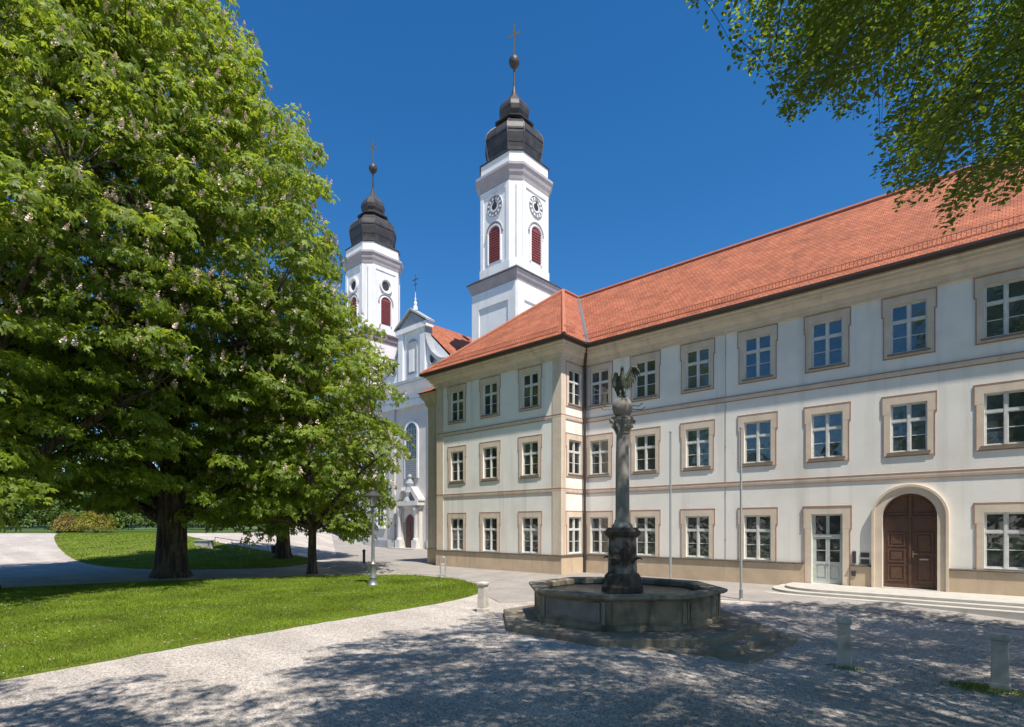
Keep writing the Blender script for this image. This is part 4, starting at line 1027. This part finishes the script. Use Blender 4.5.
# lamp
lx, ly_, lz = ground_thing(373, 586)
t = thing('street_lamp', 'grey cast iron street lamp with lantern on the front lawn', 'street lamp', (lx, ly_, lz))
obj('post', MB().lathe([(.24, -.05), (.24, .06), (.2, .1), (.17, .2), (.15, .32), (.17, .36), (.13, .5), (.11, .85), (.14, .9), (.15, .96), (.09, 1.02), (.075, 1.2), (.06, 3.2), (.085, 3.24), (.06, 3.3), (.05, 3.42)], 14), M['pewter'], t, smooth=True)
br = MB()
for k in range(4):
    th = k * math.pi / 2 + .4; c0, s0 = math.cos(th), math.sin(th); br.tube([(c0 * .04, s0 * .04, 3.38), (c0 * .16, s0 * .16, 3.46), (c0 * .17, s0 * .17, 3.5)], .014, 5)
    br.tube([(c0 * .17, s0 * .17, 3.5), (c0 * .24, s0 * .24, 3.88)], .013, 4)
obj('lantern_frame', br, M['iron'], t)
lg = bpy.data.materials.new('lantern_glass'); lg.use_nodes = True; pb = lg.node_tree.nodes['Principled BSDF']; pb.inputs['Transmission Weight'].default_value = .85; pb.inputs['Roughness'].default_value = .08; pb.inputs['Base Color'].default_value = (.85, .88, .88, 1)
obj('lantern_glass', MB().lathe([(.15, 3.5), (.22, 3.87)], 12), lg, t, smooth=True)
obj('lantern_hood', MB().lathe([(.42, 3.86), (.43, 3.90), (.30, 3.99), (.16, 4.07), (.08, 4.12), (.09, 4.18), (.03, 4.26)], 16), M['iron'], t, smooth=True)
# stone hatch slab in the gravel
hx_, hy_ = gpx(536, 645); hzv = hz(hx_, hy_)
t = thing('ground_slab', 'pale flat stone cover let into gravel before the fountain', 'slab', (hx_, hy_, hzv), R(4))
obj('cover', MB().box(-.55, .55, -.4, .4, -.1, .018), M['slabm'], t, bevel=.01); obj('lifting_ring', MB().tube([(.06 * math.cos(k * .628), .06 * math.sin(k * .628), .024) for k in range(11)], .008, 5), M['iron'], t)
# handrail and low wall by the rear lawn, litter bin
x0, y0_ = gpx(215, 549); x1, y1_ = gpx(268, 557)
t = thing('handrail', 'thin metal handrail beyond the big chestnut trunk', 'railing', (x0, y0_, hz(x0, y0_)))
hr = [MB(), MB()]
P3 = [Vector((x0, y0_)).lerp(Vector((x1, y1_)), k / 3) for k in range(4)]
tops = [(p.x - x0, p.y - y0_, hz(p.x, p.y) - hz(x0, y0_) + 1.0) for p in P3]
obj('rail', MB().tube(tops, .03, 6), M['pewter'], t)
for p in tops: obj('post', MB().tube([(p[0], p[1], p[2] - 1.05), p], .026, 6), M['pewter'], t)
ax, ay = gpx(196, 546); bx_, by_ = gpx(212, 549)
t = thing('low_wall', 'low pale stone wall end beside the handrail', 'wall', (ax, ay, hz(ax, ay)))
d = Vector((bx_ - ax, by_ - ay)); nrm = Vector((-d.y, d.x)).normalized() * .15
obj('masonry', MB().prism_z([(-nrm.x, -nrm.y), (d.x - nrm.x, d.y - nrm.y), (d.x + nrm.x, d.y + nrm.y), (nrm.x, nrm.y)], -.6, .45), M['bollard'], t)
obj('coping', MB().prism_z([(-nrm.x * 1.4, -nrm.y * 1.4), (d.x - nrm.x * 1.4, d.y - nrm.y * 1.4), (d.x + nrm.x * 1.4, d.y + nrm.y * 1.4), (nrm.x * 1.4, nrm.y * 1.4)], .451, .52), M['stepstone'], t)
bl = ground_thing(274, 557); t = thing('litter_bin', 'small dark litter bin beside the middle tree trunk', 'bin', bl)
obj('bin_body', MB().lathe([(.2, .3), (.24, .9), (.22, .92), (.2, .9)], 12), M['iron'], t); obj('bin_post', MB().tube([(.26, 0, -.05), (.26, 0, 1.1)], .03, 6), M['iron'], t)

# ------------------------------------------------------------------ trees
def unit(v): return v / (np.linalg.norm(v, axis=-1, keepdims=True) + 1e-9)
def place_leaves(P, N, D, size, T, TF):
    """copies of a leaf template: columns along D, side, N"""
    N = unit(N); D = unit(D - N * (D * N).sum(-1, keepdims=True)); Sd = np.cross(N, D)
    V = P[:, None] + size[:, None, None] * (T[None, :, 0, None] * D[:, None] + T[None, :, 1, None] * Sd[:, None] + T[None, :, 2, None] * N[:, None])
    F = (np.arange(len(P)) * len(T))[:, None, None] + TF[None]
    return V.reshape(-1, 3), F.reshape(-1, TF.shape[1])
def palmate():
    T = []; Fc = []
    for k, (a, l) in enumerate(((-1.5, .62), (-.75, .86), (0, 1), (.75, .86), (1.5, .62))):
        a += .06; c, s = math.cos(a), math.sin(a)
        for u, w, z in ((.05, 0, 0), (.60, .20, .02), (1.0, 0, -.24), (.60, -.20, .02)):
            u *= l; w *= l; T.append((u * c - w * s, u * s + w * c, z))
        Fc.append([k * 4 + i for i in range(4)])
    return np.array(T), np.array(Fc)
PAL = palmate()
OVAL = (np.array([(0, 0, 0), (.3, .3, .03), (.68, .26, .02), (1, 0, -.06), (.68, -.26, .02), (.3, -.3, .03)]), np.array([[0, 1, 2, 3], [0, 3, 4, 5]]))
XR_Y = np.array([-900, -200, 0, 30, 70, 100, 125, 155, 185, 225, 240, 280, 315, 330, 350, 385, 440, 480, 520, 560.]); XR_X = np.array([150, 200, 226, 230, 257, 265, 293, 325, 315, 312, 330, 337, 350, 370, 386, 389, 402, 397, 388, 360.])
YB_X = np.array([-400, 0, 30, 55, 75, 105, 115, 135, 150, 172, 200, 240, 270, 300, 340, 365, 385, 402, 420.]); YB_Y = np.array([545, 535, 526, 516, 508, 512, 536, 530, 528, 524, 533, 541, 535, 533, 547, 540, 515, 450, 440.])
def limb_tree(rng, base, trunk_r, fork_z, ctrs, nl, lean=(0, 0), thick=1.0):
    """trunk and limbs reaching to cluster centres; returns (trunk MB, limb MB), local to the base"""
    tr = MB(); lb = MB(); b = np.array(base)
    loc = ctrs - b
    zmax = loc[:, 2].max()
    # trunk with root flare
    n = 9; pts = []; rad = []
    for k in range(n):
        t = k / (n - 1); z = -.3 + (zmax * .82 + .3) * t
        pts.append((lean[0] * t + .25 * math.sin(t * 7) * t, lean[1] * t + .25 * math.cos(t * 5) * t, z)); rad.append(trunk_r * (1 - .88 * t ** .8) + .03)
    rings = []
    for (p, r, k) in zip(pts, rad, range(n)): rings.append((p, r))
    pr2 = [(pts[0], trunk_r * 1.5), ((pts[0][0], pts[0][1], .12), trunk_r * 1.28), ((0, 0, .5), trunk_r * 1.08), ((0, 0, 1.2), trunk_r)] + [(p, r) for p, r in zip(pts[1:], rad[1:]) if p[2] > 1.5]
    ns = 16; rr = []
    for p, r in pr2:
        ring = []
        for k in range(ns):
            a = 2 * math.pi * k / ns; m = 1 + (.13 * math.sin(a * 5 + base[0]) * max(0, 1.6 - p[2]) / 1.6 + .05 * math.sin(a * 7 + p[2]))
            ring.append((p[0] + r * m * math.cos(a), p[1] + r * m * math.sin(a), p[2]))
        rr.append(ring)
    tr.loft(rr)
    idx = rng.choice(len(loc), min(nl, len(loc)), replace=False)
    LPt = []; LR = []
    def trunk_at(z):
        zz = [p[2] for p in pts]; return Vector((np.interp(z, zz, [p[0] for p in pts]), np.interp(z, zz, [p[1] for p in pts]), z)), float(np.interp(z, zz, rad))
    for i in idx:
        e = Vector(loc[i]); hd = math.hypot(e.x, e.y)
        z0 = min(max(fork_z, e.z - hd * (.35 + .7 * rng.random())), zmax * rng.uniform(.28, .74))
        s, r0 = trunk_at(z0); r0 = min(r0 * .62, .05 + hd * .035 + .05) * thick
        mid = s.lerp(e, .5) + Vector((rng.normal(0, .3), rng.normal(0, .3), .12 * hd * rng.random() + .3)); path = []
        for k in range(7):
            t = k / 6; path.append(s * (1 - t) ** 2 + mid * 2 * t * (1 - t) + e * t * t)
        lb.tube(path, [r0 * (1 - .85 * k / 6) + .012 for k in range(7)], 7)
        LPt += [list(p) for p in path[1:]]; LR += [r0 * (1 - .85 * k / 6) + .012 for k in range(1, 7)]
    LPt = np.array(LPt); LR = np.array(LR)
    for i in range(len(loc)):
        d = np.linalg.norm(LPt - loc[i], axis=1) + .3 * np.maximum(0, LPt[:, 2] - loc[i, 2]); j = int(d.argmin())
        if d[j] > (3.2 if thick == 1 else 1.2): continue
        a = Vector(LPt[j]); e = Vector(loc[i]); m = a.lerp(e, .55) + Vector((0, 0, .12 * (e - a).length))
        lb.tube([a, m, e], [min(.045, LR[j] * .8), .022, .009], 4)
    return tr, lb
def chestnut(px, base_py, Z, trunk_r, center_dz, radii, nclus, leaf, per, label, seed, fork=3.0, lean=(0, 0), lim=True, flowers=.45, xshift=0, yshift=0, low_z=2.4, gap=-.20):
    rng = np.random.default_rng(seed); x, y = at(px, Z); z = hz(x, y); base = (x, y, z)
    n = nclus * 5
    d = unit(rng.normal(size=(n, 3))); rr = .52 + .48 * rng.random(n) ** .45
    nz = np.array([noise.noise(Vector(v * 2.1) + Vector((seed * 3.1, 0, 0))) for v in d]); nz2 = np.array([noise.noise(Vector(v * 5.3) + Vector((0, seed * 1.7, 0))) for v in d])
    P = d * np.array(radii) * (rr * (1 + .16 * nz + .10 * nz2))[:, None]
    low = d[:, 2] < 0; hxy = np.sqrt(np.maximum(1e-3, 1 - d[:, 2] ** 2)); P[:, :2] *= np.where(low, hxy ** -.45, 1)[:, None]
    P[:, 2] = np.where(low, P[:, 2] / radii[2] * (center_dz - low_z), P[:, 2])
    gapn = np.array([noise.noise(Vector((p[0] * .36 + seed, p[1] * .36, p[2] * .42))) for p in P]); P = P[gapn > gap]; n = len(P)
    P += np.array([x + lean[0], y + lean[1], z + center_dz])
    # egg shape: narrower towards the top
    u, v, zz = project(P)
    cr = .95
    mpx = F_PX * cr / np.maximum(zz, 1)
    if lim:
        ok = (u + mpx * .85 < np.interp(v, XR_Y, XR_X) + rng.normal(0, 9, n)) & (v + mpx * .55 < np.interp(u, YB_X, YB_Y) + rng.normal(-2, 8, n))
        ok |= (zz < 4)
        P = P[ok]
    P = P[P[:, 2] > z + min(2.0, low_z)]
    # thin clusters standing too close together
    keep = []; cell = {}
    for i, p in enumerate(P):
        k = tuple((p / 1.0).astype(int)); bad = False
        for dx in (-1, 0, 1):
            for dy in (-1, 0, 1):
                for dz in (-1, 0, 1):
                    for j in cell.get((k[0] + dx, k[1] + dy, k[2] + dz), ()):
                        if abs(P[j] - p).max() < .9: bad = True
        if not bad: cell.setdefault(k, []).append(i); keep.append(i)
        if len(keep) >= nclus: break
    C = P[keep]; nc = len(C); print(label[:20], 'clusters', nc)
    ctr = np.array([x + lean[0], y + lean[1], z + center_dz - radii[2] * .25])
    out = unit(C - ctr)
    # leaves: shells of flattened domes that tip outward
    k = per; tot = nc * k; ci = np.repeat(np.arange(nc), k)
    q = unit(rng.normal(size=(tot, 3))); q[:, 2] = np.abs(q[:, 2]) * .9 - .22
    rad = rng.uniform(.55, 1.0, tot) * rng.uniform(.65, 1.4, nc)[ci]
    off = q * rad[:, None] * np.array([1, 1, .72]) * cr * 1.05
    o = out[ci]; oh = o.copy(); oh[:, 2] = 0
    tilt = (off * oh).sum(-1); off[:, 2] -= .3 * tilt          # boughs droop outward
    LP = C[ci] + off
    Nn = unit(unit(off) * .7 + np.array([0, 0, .6]) + rng.normal(0, .42, (tot, 3)) + .3 * oh)
    D = unit(off * np.array([1, 1, .1]) + .5 * oh + rng.normal(0, .45, (tot, 3)) + np.array([0, 0, -.25]))
    V, F = place_leaves(LP, Nn, D, rng.uniform(.6, 1.25, tot) * leaf * rng.uniform(.85, 1.1, nc)[ci], *PAL)
    t = thing('horse_chestnut_tree', label, 'tree', base, 0, 'horse chestnut trees on the lawn')
    np_obj('crown', V - np.array(base), F, M['chestnut'], t)
    tr, lb = limb_tree(rng, base, trunk_r, fork, C, 26, lean)
    obj('trunk', tr, M['bark'], t, smooth=True); obj('limbs', lb, M['bark'], t, smooth=True)
    # flower candles
    nf = int(nc * flowers * 7); fi = rng.integers(0, nc, nf); sel = (out[fi, 2] > -.55); fi = fi[sel]; nf = len(fi)
    q = unit(rng.normal(size=(nf, 3))); q[:, 2] = np.abs(q[:, 2]) * .9 + .1
    off = q * np.array([.95, .95, .55]) * cr * 1.12; oh = out[fi].copy(); oh[:, 2] = 0; off[:, 2] -= .45 * (off * oh).sum(-1)
    FP = C[fi] + off; ax = unit(np.array([0, 0, 1]) + .35 * out[fi] + rng.normal(0, .15, (nf, 3)))
    m = 22; tt = np.tile(np.linspace(0, 1, m), (nf, 1)); th = np.tile(np.arange(m) * 2.4, (nf, 1)) + rng.random((nf, 1)) * 6
    hgt = rng.uniform(.22, .34, nf)[:, None]; r = .07 * (1 - .8 * tt)
    e1 = unit(np.cross(ax, np.array([.3, 1, .1]))); e2 = np.cross(ax, e1)
    radv = np.cos(th)[..., None] * e1[:, None] + np.sin(th)[..., None] * e2[:, None]
    BP = FP[:, None] + ax[:, None] * (tt * hgt)[..., None] + radv * r[..., None] * .5
    Vf, Ff = place_leaves(BP.reshape(-1, 3), np.repeat(ax, m, 0) + rng.normal(0, .5, (nf * m, 3)), radv.reshape(-1, 3), np.full(nf * m, .062) * (1.15 - .7 * tt.reshape(-1)), np.array([(-.1, -.5, 0), (1, -.5, .1), (1, .5, .1), (-.1, .5, 0)]), np.array([[0, 1, 2, 3]]))
    tag(np_obj('flower_candles', Vf - np.array(base), Ff, M['flower'], t), kind='stuff')
    return t
chestnut(172, 577, 28.8, .72, 16.8, (8.8, 8.8, 14.2), 1100, .275, 66, 'biggest horse chestnut, its thick trunk in mid lawn left of the lamp', 3, 2.6)
chestnut(-26, 590, 22.5, .60, 16.0, (9.8, 9.8, 13.6), 1100, .235, 70, 'nearest flowering horse chestnut, trunk cut by the left photo edge', 5, 3.4)
chestnut(312, 574, 30.6, .22, 8.4, (5.2, 5.2, 6.8), 560, .25, 62, 'slender young chestnut nearest the lamp and the church', 8, 2.4, low_z=1.2, gap=-.6)
chestnut(283, 558, 44.0, .52, 9.5, (6.0, 6.0, 7.2), 300, .32, 60, 'rear chestnut with litter bin at its trunk', 11, 3.0)

# tree over the right-hand foreground; only its hanging boughs are in the picture
TPOLY = [(683, -400), (683, -2), (686, 12), (704, 4), (718, 12), (735, 48), (741, 84), (760, 82), (768, 104), (785, 130), (812, 112), (840, 134), (866, 118), (874, 150), (862, 168), (884, 186), (898, 216), (922, 200), (944, 240), (962, 212), (978, 196), (1000, 212), (1024, 196), (1100, 230), (1500, 330), (2200, 420), (2200, -400)]
def linden(base_c, trunk_r, center_z, radii, ntw, leaf, per, label, seed, poly, center_shift=(0, 0), zfloor=6.0, lim=None, holes=0.0):
    rng = np.random.default_rng(seed); x, y = c2w(*base_c); z = hz(x, y); base = (x, y, z)
    n = ntw * 5; d = unit(rng.normal(size=(n, 3))); rr = .35 + .65 * rng.random(n) ** .6
    nz = np.array([noise.noise(Vector(v * 2.3) + Vector((seed, 0, 0))) for v in d])
    sx, sy = c2w(*center_shift); th = rng.random(n) * 6.2832; rl = rng.random(n) ** .5 * (1 + .16 * np.array([noise.noise(Vector((math.cos(a) * 2, math.sin(a) * 2, seed))) for a in th]))
    zt = center_z + radii[2] * np.sqrt(np.clip(1.02 - np.minimum(rl, 1) ** 2, .02, 1)); zb = zfloor + .5 + 1.2 * rng.random(n) * nz + .8 * (1 - rl)
    P = np.c_[x + sx + radii[0] * rl * np.cos(th), y + sy + radii[1] * rl * np.sin(th), z + zb + (zt - zb) * rng.random(n) ** 1.35]
    if holes:
        cn = np.array([noise.noise(Vector((p[0] * .55, p[1] * .55, p[2] * .3 + seed))) for p in P]); P = P[cn > -holes]; d = d[cn > -holes]
    P_ok = P[:, 2] > zfloor; P = P[P_ok]; d = d[P_ok]
    out = unit(P - np.array([x + sx, y + sy, z + center_z])); oh = out.copy(); oh[:, 2] = 0; oh = unit(oh + rng.normal(0, .45, oh.shape) * np.array([1, 1, 0]))
    L = rng.uniform(.8, 1.5, len(P)); droop = rng.uniform(.35, .8, len(P))
    end = P + oh * L[:, None] * .85; end[:, 2] -= droop * L
    u0, v0, z0 = project(P); u1, v1, z1 = project(end)
    if poly is not None:
        inf = (z1 > .5) & (u1 > -150) & (u1 < 1030) & (v1 > -60) & (v1 < 760) | (z0 > .5) & (u0 > -150) & (u0 < 1030) & (v0 > -60) & (v0 < 760)
        ok = ~inf | (inside(poly, u1, v1) & inside(poly, u0, v0))
        if lim: ok &= ~((np.minimum(z0, z1) < 7.0) & inf)
    else:
        inf = np.zeros(len(P), bool); ok = ~((z1 > .2) & (u1 > -60) & (u1 < 1084) & (v1 > -60) & (v1 < 800))
    ix = np.arange(len(P)); ok &= (ix < len(P) * .26) | ((ix < len(P) * .54) & inf)
    P, end, oh, L = P[ok], end[ok], oh[ok], L[ok]; nt = len(P); print(label[:20], 'twigs', nt)
    k = per; s = np.linspace(.06, 1, k); tot = nt * k
    dirv = end - P; flat = dirv.copy(); flat[:, 2] = 0
    pos = P[:, None] + flat[:, None] * s[None, :, None]; pos[..., 2] += dirv[:, None, 2] * (s ** 1.7)[None]
    side = unit(np.cross(unit(flat), np.array([0, 0, 1.]))); sg_ = np.where(np.arange(k) % 2, 1, -1)[None, :, None]
    pos = pos.reshape(-1, 3) + rng.normal(0, .025, (tot, 3))
    # side shoots spread the spray sideways
    spread = (rng.random((nt, k, 1)) ** .8) * .30 * (1.05 - s)[None, :, None] * sg_
    pos = pos + (side[:, None] * spread).reshape(-1, 3); pos[:, 2] -= np.abs(spread).reshape(-1) * .25
    D = unit((side[:, None] * sg_ * .8 + unit(flat)[:, None] * .8).reshape(-1, 3) + np.array([0, 0, -.35]) + rng.normal(0, .3, (tot, 3)))
    N = unit(np.array([0, 0, 1.]) + rng.normal(0, .30, (tot, 3)))
    V, F = place_leaves(pos, N, D, rng.uniform(.7, 1.15, tot) * leaf, *OVAL)
    t = thing('linden_tree', label, 'tree', base, 0, 'overhanging linden trees')
    np_obj('crown', V - np.array(base), F, M['linden'], t)
    sel = rng.choice(nt, min(nt, 420), replace=False)
    tr, lb = limb_tree(rng, base, trunk_r, 5.0, P[sel], 26, (0, 0), .4)
    # twigs: thin ribbons along every spray
    a = rng.normal(size=(nt, 3)); sd = side * .006; ss = np.linspace(0, 1, 4)
    tp = P[:, None] + flat[:, None] * ss[None, :, None]; tp[..., 2] += dirv[:, None, 2] * (ss ** 1.7)[None]
    VV = []; FF = []
    w = (1 - .7 * ss)[None, :, None]
    for o_ in ((side * .007), np.tile(np.array([0, 0, .007]), (nt, 1))):
        A_ = tp - o_[:, None] * w; B_ = tp + o_[:, None] * w; Vt = np.stack([A_, B_], 2).reshape(nt, 8, 3); i0 = len(VV) * nt * 8
        Ft = (np.arange(nt) * 8)[:, None, None] + np.array([[0, 1, 3, 2], [2, 3, 5, 4], [4, 5, 7, 6]])[None] + i0
        VV.append(Vt.reshape(-1, 3)); FF.append(Ft.reshape(-1, 4))
    np_obj('twigs', np.concatenate(VV) - np.array(base), np.concatenate(FF), M['twig'], t)
    obj('trunk', tr, M['bark'], t, smooth=True); obj('limbs', lb, M['twig'], t, smooth=True)
    return t
linden((9.6, 2.6), .5, 12.0, (10.2, 9.6, 7.5), 10500, .098, 34, 'leafy tree whose boughs hang into the upper right sky', 21, TPOLY, (0, 0), 6.6, True, .26)
linden((-1.0, -5.0), .45, 12.5, (8.6, 7.0, 5.5), 3000, .12, 26, 'tree behind the viewpoint shading the foreground gravel', 33, None, (-2.4, .5), 8.5, None, .15)

# background trees and shrubs beyond the lawn
def bush(name, c, radii, n, leaf, label, cat, m, seed, trunk=0, group=None):
    rng = np.random.default_rng(seed); x, y = c; z = hz(x, y)
    d = unit(rng.normal(size=(n, 3))); d[:, 2] = np.abs(d[:, 2]) * 1.2 - .35
    nz = np.array([noise.noise(Vector(v * 2.6) + Vector((seed, 1, 0))) + .6 * noise.noise(Vector(v * 6) + Vector((seed, 1, 0))) for v in d])
    P = d * np.array(radii) * ((.55 + .45 * rng.random(n) ** .5) * (1 + .35 * nz))[:, None]; P[:, 2] += radii[2] * .55 + trunk
    N = unit(d + np.array([0, 0, .6]) + rng.normal(0, .5, (n, 3))); D = unit(rng.normal(size=(n, 3)) + np.array([0, 0, -.2]))
    V, F = place_leaves(P, N, D, rng.uniform(.6, 1.3, n) * leaf, *OVAL)
    t = thing(name, label, cat, (x, y, z), 0, group)
    np_obj('crown' if trunk else 'foliage', V, F, m, t)
    tb = MB()
    if trunk:
        tb.tube([(0, 0, -.3), (.1, 0, trunk), (0, .1, trunk + radii[2])], [.35, .26, .1], 8)
        for k in range(7):
            a = k * .9; tb.tube([(0, 0, trunk * .9), (math.cos(a) * radii[0] * .35, math.sin(a) * radii[0] * .35, trunk + radii[2] * .5), (math.cos(a) * radii[0] * .6, math.sin(a) * radii[0] * .6, trunk + radii[2] * .9)], [.16, .09, .03], 6)
        obj('trunk', tb, M['bark'], t)
    else:
        for k in range(8):
            a = k * .8; tb.tube([(0, 0, -.2), (math.cos(a) * radii[0] * .3, math.sin(a) * radii[1] * .3, radii[2] * .5), (math.cos(a) * radii[0] * .55, math.sin(a) * radii[1] * .55, radii[2] * .85)], [.04, .03, .01], 5)
        obj('stems', tb, M['twig'], t)
    return t
yb = at(96, 64); bush('yellow_shrub', yb, (2.4, 2.0, 2.0), 5000, .16, 'yellow leaved shrub beyond the rear lawn, left of the big trunk', 'shrub', M['yellowleaf'], 41)
bush('flowering_shrub', at(68, 66), (1.8, 1.6, 1.6), 3500, .16, 'low reddish yellow shrub left of the yellow one', 'shrub', leafmat('copper_leaf', (.24, .17, .03), (.16, .15, .03), (.25, .15, .03), .3), 43)
spots = [(-60, 74, 5, 4), (8, 78, 5.5, 6), (50, 82, 5, 6), (90, 76, 4, 4.5), (130, 80, 5.5, 6), (180, 84, 5, 6), (225, 82, 5, 6), (262, 86, 5, 6), (292, 80, 4, 5), (28, 96, 7, 9), (110, 98, 7, 9), (200, 100, 7, 9)]
sheet('meadow', [c2w(*p) for p in ((-160, 66), (-60, 66), (-42, 67), (-32, 69), (-40, 90), (-70, 210), (-160, 210))], .30, M['hill'], 5.0)
sheet('reflection_lawn', [(-80, -70), (50, -70), (50, -12), (-80, -12)], .06, M['hill'], 4.0)  # unseen green strip, added to keep bright gravel out of the window reflections
for k in range(13):  # unseen tree row, added so the lower windows reflect dark green
    bush('reflection_tree', (-48 + 5.6 * k, -20 - (k % 3) * 3), (4.6, 4.6, 6 + (k * 7 % 5) * .6), 4200, .5, 'unseen leafy tree behind the viewpoint, added for green window reflections', 'tree', M['bushleaf'], 90 + k, 1.0, 'trees added behind the viewpoint for window reflections')
for k, (px0, Z, rr_, hh) in enumerate(spots):
    if k < 9: bush('tall_shrub', at(px0, Z), (rr_, rr_, hh * .8), 7500, .36, 'tall green shrub in the bank of shrubs beyond the lawns', 'shrub', M['bushleaf'], 60 + k, 0, 'tall shrubs beyond the lawns')
    else: bush('broadleaf_tree', at(px0, Z), (rr_, rr_, hh), 6500, .5, 'broad green tree rising behind the bank of shrubs', 'tree', M['bushleaf'], 60 + k, 1.5, 'trees behind the shrubs')
